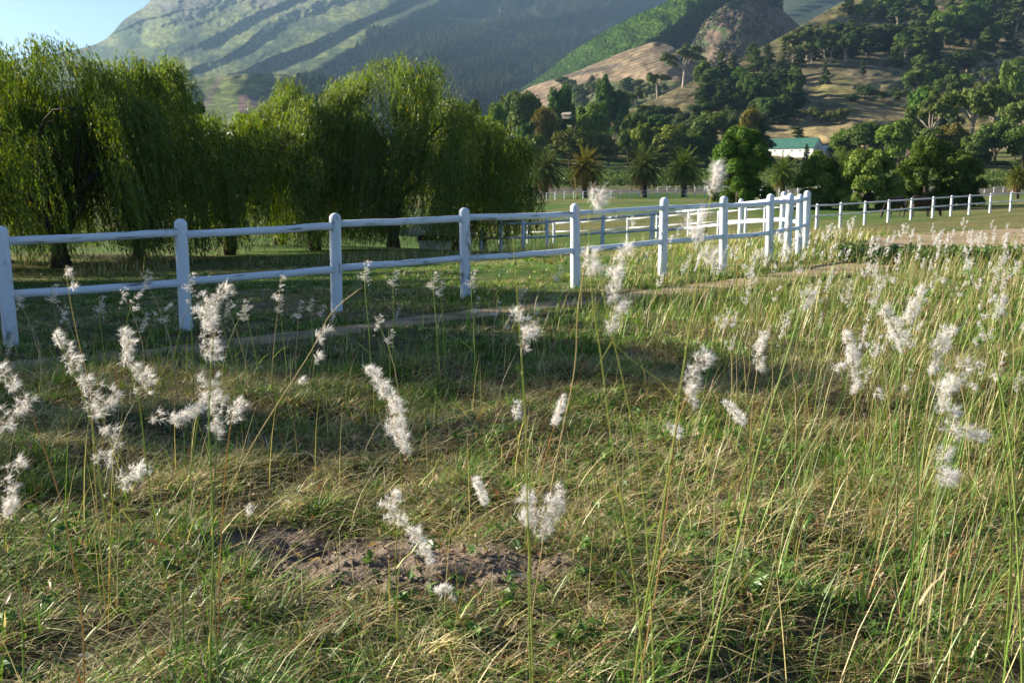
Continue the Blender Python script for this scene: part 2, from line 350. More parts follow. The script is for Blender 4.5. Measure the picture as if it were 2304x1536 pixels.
# mountain
def ridged(x, y, seed, o=3):
    v = 0; a = .5; t = 0
    for i in range(o): v = v + a * (1 - abs(2 * vn(x * 2 ** i, y * 2 ** i, seed + i * 7) - 1)); t += a; a *= .45
    return v / t
SPUR = [([250, 320, 470, 515, 640, 900], [150, 115, 80, 52, 0, -90]), ([300, 360, 500, 560, 635, 800, 1000], [205, 172, 130, 95, 34, -30, -100]),
        ([380, 435, 565, 665, 740, 925, 1100], [215, 192, 150, 104, 72, -2, -70]), ([560, 645, 740, 825, 950, 1100], [215, 178, 132, 76, 24, -30]), ([700, 850, 1000, 1200, 1400], [245, 170, 115, 50, 10])]
def ridged(x, y, seed, o=3):
    v = 0; a = .5; t = 0
    for i in range(o): v = v + a * (1 - abs(2 * vn(x * 2 ** i, y * 2 ** i, seed + i * 7) - 1)); t += a; a *= .45
    return v / t
def rel_m(px, row):
    w_ = (fbm(px / 200, row / 120, 61, 2) - .5) * 26 + (fbm(px / 40, row / 26, 62, 2) - .5) * 9
    Ls = []
    for xs, ys_ in SPUR:
        v = 0
        for o_, k_ in ((-24, .2), (-10, .2), (0, .2), (10, .2), (24, .2)):
            q = px + o_; v = v + k_ * (np.interp(q, xs, ys_) - .42 * (np.minimum(q - xs[0], 0) + np.maximum(q - xs[-1], 0)))
        Ls.append(v + w_)
    Ls = [Ls[0] - 75 * k_ for k_ in (3, 2, 1)] + Ls + [Ls[-1] + 60 * k_ for k_ in (1, 2, 3)]
    for k_ in range(1, len(Ls)): Ls[k_] = np.maximum(Ls[k_], Ls[k_ - 1] + 12)
    r = np.zeros(np.broadcast(px, row).shape)
    for k_ in range(len(Ls) - 1):
        g_ = Ls[k_ + 1] - Ls[k_]; t = (row - Ls[k_]) / g_; m_ = (t >= 0) & (t < 1); t = np.clip(t, 0, 1)
        tri = np.where(t < .44, t / .44, (1 - t) / .56); tri = .5 - .5 * np.cos(np.pi * tri)
        r = np.where(m_, (tri - .5) * 175 * np.clip(g_ / 55, .4, 1.5) * (.45 + .9 * vn((px * .92 - row * .39) / 190 + k_ * 5.3, px * 0 + k_, 67)) * (.55 if k_ < 3 else 1), r)
    r = r * (1 - .35 * sstep(800, 1150, px))
    c = row + .42 * (px - 350); a_ = px * .92 - row * .39
    r = r - (ridged(c / 40 + 5, a_ / 60, 66, 4) - .5) * 85 - (fbm(px / 16, row / 12, 68, 3) - .5) * 42 * (1 + 1.5 * (1 - sstep(20, 110, row)) * (1 - sstep(500, 800, px)))
    D = sstep(820, 950, px) * (1 - sstep(1500, 1800, px)); r = r + D * (px - 900) * 1.6 - np.clip(px - 250, -200, 620) * .85
    return r
def col_m(px, row, V):
    n = fbm(px / 60, row / 30, 81, 5); c = mix3((.03, .05, .018), (.10, .12, .036), sstep(.35, .62, n)); c = c * (.7 + .6 * fbm(px / 12, row / 7, 83, 3))[..., None]
    hi = sstep(60, -20, row + (n - .5) * 90) * (1 - sstep(700, 900, px)); c = mix3(c, (.125, .11, .095), hi * .8); c = c * (.75 + .5 * (vn(px / 5, row / 3, 84) > .45))[..., None]
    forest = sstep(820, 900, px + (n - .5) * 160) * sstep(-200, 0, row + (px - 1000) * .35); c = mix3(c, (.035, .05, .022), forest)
    gr = (1 - sstep(35, 62, abs(px - 1045))) * (1 - sstep(3, 7, abs(row - 46 - (px - 1045) * .08 + (n - .5) * 8))); c = mix3(c, (.085, .14, .04), gr * .85)
    return c
mc = [-900, -300, 0, 150, 200, 235, 257, 268, 300, 335, 345, 400, 500, 700, 1000, 1500, 2000, 3200]
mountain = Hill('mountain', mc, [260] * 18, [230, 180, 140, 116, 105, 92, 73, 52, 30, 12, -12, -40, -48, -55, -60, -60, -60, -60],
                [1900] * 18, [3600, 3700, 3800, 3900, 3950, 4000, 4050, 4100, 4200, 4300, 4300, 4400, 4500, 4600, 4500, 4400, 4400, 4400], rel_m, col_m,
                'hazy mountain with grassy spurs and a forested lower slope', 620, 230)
# low green hill left
def col_l(px, row, V):
    n = fbm(px / 30, row / 8, 91, 4); c = mix3((.075, .10, .03), (.13, .16, .045), sstep(.35, .65, n))
    c = mix3(c, (.2, .13, .10), ((row > 214 + (px - 540) * -.02) & (px > 540) & (px < 680)) * 1.0)
    c = mix3(c, (.2, .2, .08), (row < 178) * .7 * sstep(.4, .6, n))
    c = mix3(c, (.17, .13, .10), (abs(px - 480 - (row - 200) * -.5) < 7) * .8)
    return c
low = Hill('low_hill', [-200, 250, 360, 450, 560, 640, 700, 760, 820, 900], [360] * 10, [260, 215, 190, 176, 166, 167, 172, 180, 200, 250],
           [900] * 10, [1500] * 10, lambda px, r: (fbm(px / 90, r / 50, 95, 3) - .5) * 120 + (px - 500) * .35, col_l, 'low green farmland hill at the foot of the mountain', 160, 60, .7)
# plantation spur
def col_p(px, row, V):
    n = fbm(px / 25, row / 15, 101, 4); return mix3((.035, .055, .02), (.06, .09, .03), n)
plant = Hill('plantation_spur', [1120, 1200, 1300, 1400, 1500, 1570, 1620, 1760], [300] * 8, [240, 188, 112, 55, 12, -30, -50, -60],
             [1250, 1250, 1250, 1250, 1250, 1300, 1350, 1400], [2000, 1950, 1900, 1850, 1800, 1850, 1900, 1950],
             lambda px, r: -(px - 1350) * .9 + sstep(1500, 1640, px + (r - 60) * 1.6) * 330 + (fbm(px / 70, r / 50, 105, 3) - .5) * 110, col_p, 'sunlit spur covered with young plantation forest', 160, 90)
# brown knoll
def col_b(px, row, V):
    n = fbm(px / 22, row / 16, 111, 5); return mix3((.05, .07, .03), (.13, .095, .07), sstep(.35, .6, n + (px - 1600) * .0012 - (row < 20) * .05))
knoll = Hill('scrubby_knoll', [1540, 1585, 1610, 1650, 1700, 1760, 1800, 1880], [280] * 8, [130, 50, 25, 2, -6, 22, 60, 110],
             [1100] * 8, [1500] * 8, lambda px, r: ((px - 1650) / 100.) ** 2 * 90 + (px - 1650) * .6 + (fbm(px / 30, r / 25, 115, 4) - .5) * 70, col_b, 'rounded scrubby knoll between the two ridges', 110, 70)
# tan terraced slope
def col_v(px, row, V):
    q = row + (px - 1200) * .32; ln = (np.sin(q * .95 + np.sin(px / 60) * 1.2) > .55) * (row < 165)
    n = fbm(px / 40, row / 12, 121, 4); c = mix3((.16, .12, .08), (.25, .19, .125), n); c = mix3(c, (.09, .09, .05), ln * .75 * (px > 1300))
    c = mix3(c, (.07, .10, .035), sstep(180, 186, row) * sstep(1310, 1340, px + (row - 180)) * .8)
    c = mix3(c, (.10, .085, .07), (abs(row - 176 + (px - 1250) * .20) < 4.5) * (px < 1400) * .9)
    return c
terr = Hill('terraced_slope', [1150, 1190, 1300, 1400, 1470, 1505, 1560, 1640], [300] * 8, [225, 196, 160, 118, 93, 100, 135, 190],
            [850] * 8, [1250] * 8, lambda px, r: -(px - 1400) * .45 + (fbm(px / 60, r / 40, 125, 3) - .5) * 50, col_v, 'tan ploughed slope with contour lines below the plantation', 240, 160)
# right hill
def col_r(px, row, V):
    n = fbm(px / 45, row / 10, 131, 5); n2 = fbm(px / 12, row / 5, 133, 3)
    c = mix3((.075, .08, .035), (.24, .195, .115), sstep(.33, .62, n * .6 + n2 * .4))
    c = mix3(c, (.24, .21, .08), sstep(.45, .6, fbm(px / 60, row / 22, 135, 3)) * .6)
    fld = (px > 1730) & (px < 2150) & (row > 243) & (row < 330)
    c = mix3(c, (.30, .235, .12), fld * .8); ln = (np.sin(row * 1.1 + px * .01) > .3) * (px > 1880) * (row < 262) * fld
    c = mix3(c, (.13, .12, .05), ln * .5)
    c = mix3(c, (.24, .23, .08), sstep(60, 0, row) * (px < 2050) * .7)
    c = mix3(c, (.08, .075, .04), (vn(px / 5, row / 3, 138) > .8) * .6)
    return c
hillR = Hill('dry_hillside', [1200, 1300, 1380, 1450, 1530, 1600, 1680, 1760, 1900, 2100, 2304, 2500, 3200],
             [381] * 13, [366, 300, 268, 232, 196, 165, 125, 82, 3, -40, -60, -70, -80],
             [405] * 13, [440, 520, 590, 640, 700, 750, 820, 900, 1030, 1150, 1250, 1300, 1350],
             lambda px, r: (fbm(px / 160, r / 60, 141, 4) - .5) * 70 + (fbm(px / 30, r / 14, 143, 3) - .5) * 9, col_r, 'dry grassy hillside dotted with pines and gums', 320, 220, 1.1)

# ------------------------------------------------------------------ distant forest as one mass
def cone_trees(P, H, Wd, C, name, label, mat, k=6):
    n = len(P); q = np.arange(k) / k * 2 * np.pi
    V = []; Cc = []; Fs = []
    base = 0
    for (z0, z1, r0, r1) in ((.08, .72, 1, .35), (.4, 1.0, .66, 0.02)):
        for (z, r) in ((z0, r0), (z1, r1)):
            rr = Wd[:, None] * r * rng.uniform(.65, 1.35, (n, k))
            a = q[None] + rng.uniform(0, 1, (n, 1))
            v = np.stack([P[:, None, 0] + rr * np.cos(a), P[:, None, 1] + rr * np.sin(a), P[:, None, 2] + H[:, None] * z + rng.uniform(-.06, .06, (n, k)) * H[:, None]], -1)
            V.append(v); Cc.append(np.repeat((C * rng.uniform(.8, 1.2, (n, 1)))[:, None], k, 1))
    V = np.stack(V, 1).reshape(n, -1, 3); Cc = np.stack(Cc, 1).reshape(n, -1, 3)
    b = (np.arange(n) * 4 * k)[:, None]
    for lv in (0, 2):
        j = np.arange(k); f = np.stack([lv * k + j, lv * k + (j + 1) % k, (lv + 1) * k + (j + 1) % k, (lv + 1) * k + j], -1)
        Fs.append((f[None] + b[..., None]).reshape(-1, 4))
    Fs = np.concatenate(Fs)
    return tag(mesh_np(name, V.reshape(-1, 3), Fs.ravel(), np.full(len(Fs), 4), mat, cols=Cc.reshape(-1, 3)), label, 'forest', kind='stuff')
def scatter(hill, n, test):
    px = rng.uniform(hill.cx[0], hill.cx[-1], n); lo = hill.I(0, px); hi = np.maximum(hill.I(1, px), -60)
    row = lo + (hi - lo) * rng.uniform(0, 1, n); k = test(px, row); return px[k], row[k]
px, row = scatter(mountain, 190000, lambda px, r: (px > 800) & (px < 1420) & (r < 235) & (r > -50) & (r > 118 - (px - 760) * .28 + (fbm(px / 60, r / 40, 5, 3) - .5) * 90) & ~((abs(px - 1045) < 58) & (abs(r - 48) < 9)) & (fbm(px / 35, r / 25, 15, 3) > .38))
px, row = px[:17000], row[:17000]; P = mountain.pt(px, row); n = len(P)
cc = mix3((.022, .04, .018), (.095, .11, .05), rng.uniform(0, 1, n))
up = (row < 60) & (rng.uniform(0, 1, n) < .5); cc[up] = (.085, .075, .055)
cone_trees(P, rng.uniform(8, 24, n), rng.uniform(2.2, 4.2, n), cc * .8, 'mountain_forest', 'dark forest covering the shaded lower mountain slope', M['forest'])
px, row = scatter(plant, 50000, lambda px, r: (r < 235) & (r < 205 - (px - 1200) * .3))
P = plant.pt(px, row)[:16000]; n = len(P)
cone_trees(P, rng.uniform(4, 8, n), rng.uniform(2.0, 3.8, n), mix3((.045, .09, .02), (.10, .17, .035), rng.uniform(0, 1, n)), 'plantation_forest', 'bright green young forest on the sunlit spur', M['forest'])
px, row = scatter(knoll, 4500, lambda px, r: fbm(px / 25, r / 18, 19, 3) > .45)
P = knoll.pt(px, row); n = len(P)
cone_trees(P, rng.uniform(1.5, 5, n), rng.uniform(1.5, 3, n), mix3((.045, .06, .03), (.10, .08, .055), rng.uniform(0, 1, n)), 'knoll_scrub', 'low scrub covering the rounded knoll', M['forest'])
px, row = scatter(low, 3000, lambda px, r: (px > 640) & (r < 200) & (r > 172))
P = low.pt(px, row)[:120]; n = len(P)
cone_trees(P, rng.uniform(6, 11, n), rng.uniform(3, 5, n), mix3((.03, .05, .02), (.07, .09, .03), rng.uniform(0, 1, n)), 'orchard_scrub', 'dark trees scattered on the low hill top', M['forest'])

# ------------------------------------------------------------------ tree prototypes (unit: metres)
def quads_at(P, Nn, size, asp=1.6, jit=.5):
    """rhombic leaf clumps at P facing roughly Nn"""
    n = len(P); Nn = Nn + rng.normal(0, jit, (n, 3)); Nn /= np.linalg.norm(Nn, axis=1)[:, None] + 1e-9
    a = np.cross(Nn, rng.normal(0, 1, (n, 3))); a /= np.linalg.norm(a, axis=1)[:, None] + 1e-9; b = np.cross(Nn, a)
    s = size[:, None]
    V = np.stack([P - a * s * asp * .5, P - b * s * .5 + Nn * s * .12, P + a * s * asp * .5, P + b * s * .5 + Nn * s * .12], 1)
    return V
def crown_mesh(blobs, n, size, c1, c2, name, mat, parent, squash=1, asp=1.6):
    rad = np.array([b[3] for b in blobs]); pr = rad ** 2 / (rad ** 2).sum(); idx = rng.choice(len(blobs), n, p=pr)
    B = np.array(blobs, float)[idx]; d = rng.normal(0, 1, (n, 3)); d /= np.linalg.norm(d, axis=1)[:, None]
    d[:, 2] = np.where(d[:, 2] < -.3, -d[:, 2] * .6, d[:, 2])
    r = B[:, 3:4] * rng.uniform(.45, 1.05, (n, 1)) ** .5; P = B[:, :3] + d * r * np.array([1, 1, squash])
    V = quads_at(P, d, rng.uniform(.6, 1.3, n) * size, asp)
    tone = rng.uniform(0, 1, len(blobs))[idx] * .5 + rng.uniform(0, 1, n) * .5
    C = mix3(c1, c2, tone); Fq = np.arange(n * 4)
    return mesh_np(name, V.reshape(-1, 3), Fq, np.full(n, 4), mat, parent, np.repeat(C, 4, 0))
def hidden(o):
    pass
PROTO = {}
def add_proto(kind, root, hgt): PROTO.setdefault(kind, []).append((root, hgt))
WHITE = (1, 1, 1)
def trunk_mb(limbs, k=7):
    b = MB()
    for P, r in limbs: b.tube(P, r, k)
    return b
def limb(p, q, r0, r1, n=4, sag=.0, wob=.12):
    p = Vector(p); q = Vector(q); L_ = (q - p).length; out = []
    for i in range(n + 1):
        t = i / n; v = p.lerp(q, t); v.z += sag * math.sin(t * math.pi) * L_
        if 0 < i < n: v += Vector((random.uniform(-1, 1), random.uniform(-1, 1), 0)) * wob * L_ * .25
        out.append(v)
    return out, [r0 + (r1 - r0) * i / n for i in range(n + 1)]
def broad(seed, H=9, Rr=4.5, nb=17, n=4200, size=.4, c1=(.04, .07, .017), c2=(.14, .205, .045)):
    random.seed(seed); e = empty('broadleaf_tree', (0, 0, 0)); bl = []
    for i in range(nb):
        a = random.uniform(0, 6.28); t = random.uniform(.05, 1) ** .7; zz = random.uniform(.32, .86)
        rr = Rr * (.35 + .55 * math.sin(min(1, (1 - zz) * 1.55 + .15) * 1.57)) * t * .8
        bl.append((math.cos(a) * rr, math.sin(a) * rr, H * zz, Rr * random.uniform(.22, .42)))
    bl.append((0, 0, H * .8, H * .17)); bl.append((0, 0, H * .5, Rr * .45))
    lim = [limb((0, 0, -.4), (0, 0, H * .35), .3, .22)] + [limb((0, 0, H * .3), b[:3], .13, .03) for b in bl[:7]]
    trunk_mb(lim).build('trunk', M['bark'], e)
    crown_mesh(bl, n, size, c1, c2, 'crown', M['tree'], e, asp=1.5); return e
def gum(seed, H=14, n=4200):
    random.seed(seed); e = empty('gum_tree', (0, 0, 0)); bl = []; lim = []
    tr = limb((0, 0, -.4), (random.uniform(-.8, .8), .3, H * .45), .42, .28); lim.append(tr); top = tr[0][-1]
    for i in range(6):
        a = i / 6 * 6.28 + random.uniform(-.4, .4); rr = random.uniform(1.2, 4.2)
        c = Vector((math.cos(a) * rr, math.sin(a) * rr, H * random.uniform(.66, .9))); lim.append(limb(top, c, .2, .05, 4, .05))
        for k in range(4):
            bl.append((c.x + random.uniform(-1.2, 1.2), c.y + random.uniform(-1.2, 1.2), c.z + random.uniform(-2.2, .8), random.uniform(.9, 1.7)))
    trunk_mb(lim).build('trunk', M['pale_bark'], e)
    crown_mesh(bl, n, .42, (.055, .08, .03), (.14, .165, .06), 'crown', M['tree'], e, .85); return e
def pine(seed, H=13, n=3000, rr0=3.2, bare_=.25):
    random.seed(seed); e = empty('pine_tree', (0, 0, 0)); bl = []; lim = [limb((0, 0, -.4), (random.uniform(-.3, .3), 0, H * .97), .3, .05, 6)]
    z = bare_
    while z < .98:
        for k in range(4):
            a = random.uniform(0, 6.28); r = rr0 * (1 - z) ** .75 * random.uniform(.3, 1) + .1
            c = (math.cos(a) * r, math.sin(a) * r, H * z + random.uniform(-.3, .5)); bl.append((*c, .45 + rr0 * .26 * (1.15 - z) * random.uniform(.6, 1.2)))
            if k < 2: lim.append(limb((0, 0, H * z - .4), c, .08, .03, 2))
        z += .085
    trunk_mb(lim, 6).build('trunk', M['bark'], e)
    crown_mesh(bl, n, .36, (.03, .05, .018), (.085, .125, .038), 'crown', M['tree'], e, .8, 2.0); return e
def shrub(seed, H=4, Rr=3, n=1300, size=.32, c1=(.05, .07, .03), c2=(.11, .13, .055)):
    random.seed(seed); e = empty('round_shrub', (0, 0, 0)); bl = []
    for i in range(9):
        a = random.uniform(0, 6.28); r = Rr * random.uniform(.1, .7); bl.append((math.cos(a) * r, math.sin(a) * r, H * random.uniform(.3, .72), Rr * random.uniform(.28, .45)))
    trunk_mb([limb((0, 0, -.3), b[:3], .12, .03, 3) for b in bl[:5]], 6).build('trunk', M['bark'], e)
    crown_mesh(bl, n, size, c1, c2, 'crown', M['tree'], e); return e
for s_ in (1, 2, 3): add_proto('broad', broad(s_), 9)
for s_ in (4, 5): add_proto('gum', gum(s_), 14)
for s_ in (6, 7, 8): add_proto('pine', pine(s_, bare_=[.08, .18, .32][s_ - 6]), 13)
for s_ in (9, 10): add_proto('shrub', shrub(s_), 4)
used = {}
TN = {'broad': ('broadleaf_tree', 'tree', 9, 4.6), 'gum': ('gum_tree', 'gum tree', 13.6, 4.9), 'pine': ('pine_tree', 'pine tree', 13.3, 3.2), 'shrub': ('round_shrub', 'shrub', 3.9, 3.0)}
TI = 0
def put_tree(kind, p, H, W, tint, label, group, rz=None):
    """kind prototype scaled to height H and width W at p"""
    global TI
    lst = PROTO[kind]; root, _ = lst[TI % len(lst)]; TI += 1
    o = root if id(root) not in used else copy_tree(root); used[id(root)] = 1
    _, cat, h0, r0 = TN[kind]
    o.location = p; o.scale = (W / (2 * r0), W / (2 * r0), H / h0); o.rotation_euler = (0, 0, random.uniform(0, 6.28) if rz is None else rz)
    tag(o, label, cat, group)
    for ch in o.children: ch.color = (*tint, 1) if ch.name.startswith('crown') else (1, 1, 1, 1)
    return o
G = (1, 1, 1); DK = (.6, .85, .6); YG = (1.7, 1.5, .8); RB = (1.7, .95, .7); GY = (1.15, 1.2, 1.2); OL = (1.7, 1.4, 1.1); LG = (1.25, 1.35, .9)
valley = [  # px, top row, width px, depth, kind, tint, label
 (1150, 200, 80, 430, 'broad', G, 'green broadleaf tree just right of the tall willow tops'), (1188, 198, 95, 400, 'broad', G, 'wide green tree above the leftmost palm'),
 (1265, 192, 78, 430, 'broad', DK, 'dark round tree below the tan terraced slope'), (1120, 225, 60, 350, 'broad', LG, 'lighter green tree beside the last willow'),
 (1222, 235, 78, 310, 'broad', RB, 'reddish tinged tree behind the first palms'), (1188, 275, 60, 260, 'broad', DK, 'dark tree right behind the leftmost palm'),
 (1205, 300, 70, 245, 'broad', G, 'low green tree touching the leftmost palm'), (1282, 286, 100, 270, 'broad', (1.3, 1, .7), 'dark tree with yellowing top behind the golden palm'),
 (1358, 170, 60, 500, 'broad', DK, 'tall dark tree standing on the tan slope'), (1330, 226, 95, 400, 'broad', LG, 'green tree lit on its left below the tan slope'),
 (1390, 195, 60, 500, 'broad', DK, 'dark bushy tree right of the tall dark tree'), (1335, 290, 48, 290, 'shrub', YG, 'small yellow green round tree behind the second palm'),
 (1368, 292, 52, 290, 'shrub', YG, 'yellow green round tree next to the smaller one'), (1412, 285, 52, 310, 'broad', GY, 'grey green tree behind the third palm'),
 (1446, 278, 62, 300, 'broad', YG, 'yellowish tree above the third palm'), (1502, 277, 108, 290, 'broad', OL, 'large olive brown rounded tree behind the fourth palm'),
 (1560, 300, 80, 300, 'broad', DK, 'dark green tree right of the olive brown tree'), (1590, 250, 100, 400, 'broad', G, 'dark tree left of the bright green conifer'),
 (1650, 262, 80, 400, 'broad', G, 'green tree directly behind the bright conifer'), (1688, 238, 85, 380, 'broad', RB, 'flat rusty brown tree over the bright conifer'),
 (1540, 262, 80, 420, 'shrub', G, 'rounded green shrub below the gum slope'), (1480, 255, 90, 430, 'broad', DK, 'dark tree at the foot of the gum slope'),
 (1425, 250, 70, 430, 'broad', G, 'green tree left below the gum slope'), (1300, 250, 60, 420, 'shrub', GY, 'grey shrub in the gap above the golden palm'),
 (1712, 262, 70, 380, 'pine', G, 'dark spreading pine left of the white barn'), (1790, 285, 70, 480, 'pine', G, 'dark pine behind the green barn roof'),
 (1890, 290, 56, 330, 'broad', LG, 'green tree right beside the white barn'), (1812, 322, 24, 380, 'pine', LG, 'small conical conifer in front of the white barn'),
 (1945, 270, 125, 320, 'broad', G, 'broad green tree showing pale limbs right of the barn'), (2020, 268, 110, 350, 'broad', LG, 'wide green tree behind the feathery bushes'),
 (2058, 190, 75, 430, 'broad', (.8, 1.15, .8), 'dense upright dark green tree left of the gums'), (2085, 208, 95, 380, 'gum', LG, 'leaning gum with pale trunk at the left of its row'),
 (2175, 172, 120, 380, 'gum', LG, 'tall gum with several pale trunks in the row'), (2225, 182, 100, 400, 'gum', G, 'dark gum behind the tall pale trunked one'),
 (2295, 205, 100, 360, 'gum', LG, 'gum at the right end of the gum row'), (2140, 278, 85, 290, 'broad', (1.5, .9, .8), 'brownish bare looking tree under the gums'),
 (2080, 285, 100, 290, 'broad', G, 'green tree in front of the leaning gum'), (2235, 268, 110, 260, 'broad', GY, 'bushy grey green tree below the gum row'),
 (2300, 275, 100, 250, 'broad', GY, 'silvery green tree at the right edge'), (2190, 300, 80, 250, 'broad', G, 'green tree left of the silvery ones'),
 (2130, 150, 80, 520, 'pine', G, 'pine above the gum row'), (2250, 140, 70, 560, 'broad', LG, 'light green tree above the gum row'),
 (1700, 320, 60, 260, 'broad', DK, 'dark tree beside the bright green conifer foot'), (1770, 350, 60, 240, 'shrub', DK, 'dark hedge bush below the white barn'),
 (1830, 360, 70, 240, 'shrub', DK, 'dark round bush right of the palm below the barn'),


 (430, 203, 105, 120, 'broad', LG, 'round topped tree showing between the two willow groups'), (600, 250, 80, 150, 'broad', G, 'dark tree in the gap between the willows'),
 (1060, 225, 90, 200, 'broad', G, 'green tree rising behind the right willow'), (560, 300, 120, 90, 'broad', DK, 'dark low tree deep between the willows'),
 (300, 330, 160, 90, 'broad', DK, 'dark tree hidden behind the left willow'), (60, 330, 160, 90, 'broad', DK, 'dark tree behind the leftmost willow'),
 (950, 330, 160, 100, 'broad', DK, 'dark tree behind the central willow'), (1110, 350, 90, 110, 'broad', (1.4, 1.1, .6), 'rusty green tree at the right foot of the willows'), (1150, 385, 110, 105, 'shrub', (1.2, 1.2, .6), 'low leafy bush beside the far fence end'),
 (720, 400, 260, 70, 'broad', DK, 'dark bushy tree behind the middle willows'),
]
def gtree(px, top, wpx, Y, kind, tint, label, group=None):
    if 225 < Y < 345: Y = 345 + (Y - 225) * .4
    x = (px - 1152) / F * Y / math.cos(PITCH) * math.cos(PITCH); p = at(px, 400, Y); x = float(p[0])
    z = g1(x, Y); zt = float(at(px, top, Y)[2]); put_tree(kind, (x, Y, z), max(zt - z, 1), wpx * Y / F, tint, label, group)
random.seed(21)
for a in valley: gtree(*a)
# filler belt trees in the valley (nothing tells them apart)
random.seed(5)
for i in range(60):
    px = random.uniform(1180, 2330); Y = random.choice([random.uniform(360, 440), random.uniform(285, 345)])
    if 1720 < px < 1880 and Y > 300: continue
    base = row_of(Y, g1((px - 1152) / F * Y, Y)); top = base - random.uniform(30, 62) * 400 / Y * .8
    gtree(px, top, random.uniform(45, 95), Y, 'broad', random.choice([G, DK, LG, GY, (.9, 1, .9)]), 'mid sized green tree within the dense valley belt', 'trees of the valley belt')
def htree(px, row, hpx, wpx, kind, tint, label, group=None, hill=None):
    p = (hill or hillR).pt(px, row); p = Vector((float(p[0]), float(p[1]), float(p[2]))); Y = p.y
    p.z -= .6; put_tree(kind, p, hpx * Y / F, wpx * Y / F, tint, label, group)
htree(1537, 197, 92, 78, 'gum', GY, 'tall gum with long pale trunk alone on the ridge end')
htree(1480, 222, 62, 54, 'gum', GY, 'spreading grey gum left of the tall lone gum')
htree(1432, 262, 62, 42, 'gum', GY, 'thin grey gum at the low end of the ridge')
htree(1940, 178, 42, 22, 'pine', (.8, .9, .9), 'single dark conical pine on the open dry slope')
htree(1856, 190, 55, 26, 'pine', (.8, .9, .9), 'narrow dark pine left of the single conical pine')
htree(2068, 172, 50, 50, 'broad', G, 'small green tree on the bare orange ground')
htree(2290, 132, 24, 16, 'pine', LG, 'small young pine at the right edge of the slope')
for px, row, hp, wp in ((1792, 272, 30, 48), (1830, 272, 34, 52), (1858, 273, 26, 34), (1862, 274, 28, 56), (1895, 276, 38, 56)):
    htree(px, row, hp, wp, 'shrub', (1.2, 1.15, .9), 'rounded olive tree in the row above the barn field', 'rounded trees above the barn field')
for px, row, hp, wp in ((1800, 232, 24, 30), (1945, 222, 34, 74), (1915, 230, 20, 46), (1985, 225, 22, 40), (2012, 215, 20, 36), (2020, 228, 18, 24)):
    htree(px, row, hp, wp, 'shrub', DK, 'dark shrub on the shaded dry terrace', 'shrubs on the dry terrace')
random.seed(11)
def zone(n, poly, hp, wp, kinds, tints, label, group):
    for i in range(n):
        a = random.random(); k = random.random(); L0, R0 = poly; px = L0[0] + (R0[0] - L0[0]) * a
        t = L0[1] + (R0[1] - L0[1]) * a; b = L0[2] + (R0[2] - L0[2]) * a
        row = t + (b - t) * k; s = random.uniform(.75, 1.25); htree(px, row, hp * s, wp * s * random.uniform(.8, 1.2), random.choice(kinds), random.choice(tints), label, group)
zone(64, ((1575, 205, 262), (1800, 205, 265)), 62, 44, ['pine', 'pine', 'broad'], [G, DK, (.9, 1, 1)], 'dark pine in the dense stand on the ridge left of the terraces', 'dense ridge stand')
zone(16, ((1590, 180, 215), (1760, 130, 205)), 48, 36, ['pine'], [G, LG], 'pine along the skyline of the ridge', 'skyline pines')
zone(50, ((1760, 130, 160), (2000, 80, 135)), 52, 42, ['pine', 'gum'], [G, DK, LG], 'tree in the long belt across the dry hill', 'belt across the dry hill')
zone(62, ((1990, 60, 165), (2310, 20, 110)), 60, 48, ['pine', 'gum', 'broad'], [G, DK, LG], 'tree in the loose wood on the upper dry hill', 'loose wood on the upper dry hill')
zone(14, ((2060, 175, 200), (2310, 130, 175)), 45, 46, ['gum', 'pine'], [LG, G], 'tree below the loose wood at the right', 'trees below the loose wood')
zone(22, ((1880, 20, 60), (2280, -30, 30)), 40, 40, ['broad', 'pine'], [G, LG], 'tree near the top of the dry hill', 'trees near the hill top')
zone(40, ((1440, 262, 305), (1720, 258, 300)), 30, 46, ['shrub', 'broad'], [G, DK], 'dark bushy tree on the slope under the pine ridge', 'bushes under the pine ridge')
random.seed(12)
for i in range(36):
    htree(random.uniform(1225, 1500), random.uniform(190, 245), random.uniform(16, 38), random.uniform(18, 44), random.choice(['shrub', 'broad']), random.choice([G, DK, LG]), 'small tree', 'small trees under the tan slope', terr)
zone(26, ((1640, 225, 262), (1780, 215, 300)), 50, 44, ['pine', 'broad'], [DK, G], 'dark tree of the wood rising behind the barn', 'wood behind the barn')
zone(24, ((2040, 195, 260), (2320, 150, 250)), 48, 60, ['broad', 'gum'], [G, LG, GY], 'leafy tree of the wood above the gum row', 'wood above the gum row')
zone(30, ((1200, 372, 330), (1470, 366, 300)), 40, 60, ['broad'], [G, LG, DK], 'green tree on the lower slope behind the palms', 'lower slope trees behind the palms')

# ------------------------------------------------------------------ bright conifer, feathery bushes
def clumpy(seed, H, Rr, n, c1, c2, size, name, up=.6, nb=46, zlow=.08):
    random.seed(seed); e = empty(name, (0, 0, 0)); bl = []; lim = [limb((0, 0, -.3), (0, 0, H * .85), .22, .05, 5)]
    for i in range(nb):
        z = random.uniform(zlow, .93); prof = math.sin(min(1, (1 - z) * 1.5 + .12) * 1.5); a = random.uniform(0, 6.28); r = Rr * prof * random.uniform(.35, .95)
        bl.append((math.cos(a) * r, math.sin(a) * r, H * z, Rr * random.uniform(.15, .3)))
        if i < 12: lim.append(limb((0, 0, H * z * .8), bl[-1][:3], .05, .01, 3))
    trunk_mb(lim, 6).build('trunk', M['bark'], e)
    crown_mesh(bl, n, size, c1, c2, 'crown', M['tree'], e, 1.25, 2.4); return e
def place(e, px, Y, label, cat, rz=0, s=1, sx=None):
    p = at(px, 400, Y); x = float(p[0]); e.location = (x, Y, g1(x, Y)); e.rotation_euler = (0, 0, rz); e.scale = (sx or s, sx or s, s); return tag(e, label, cat)
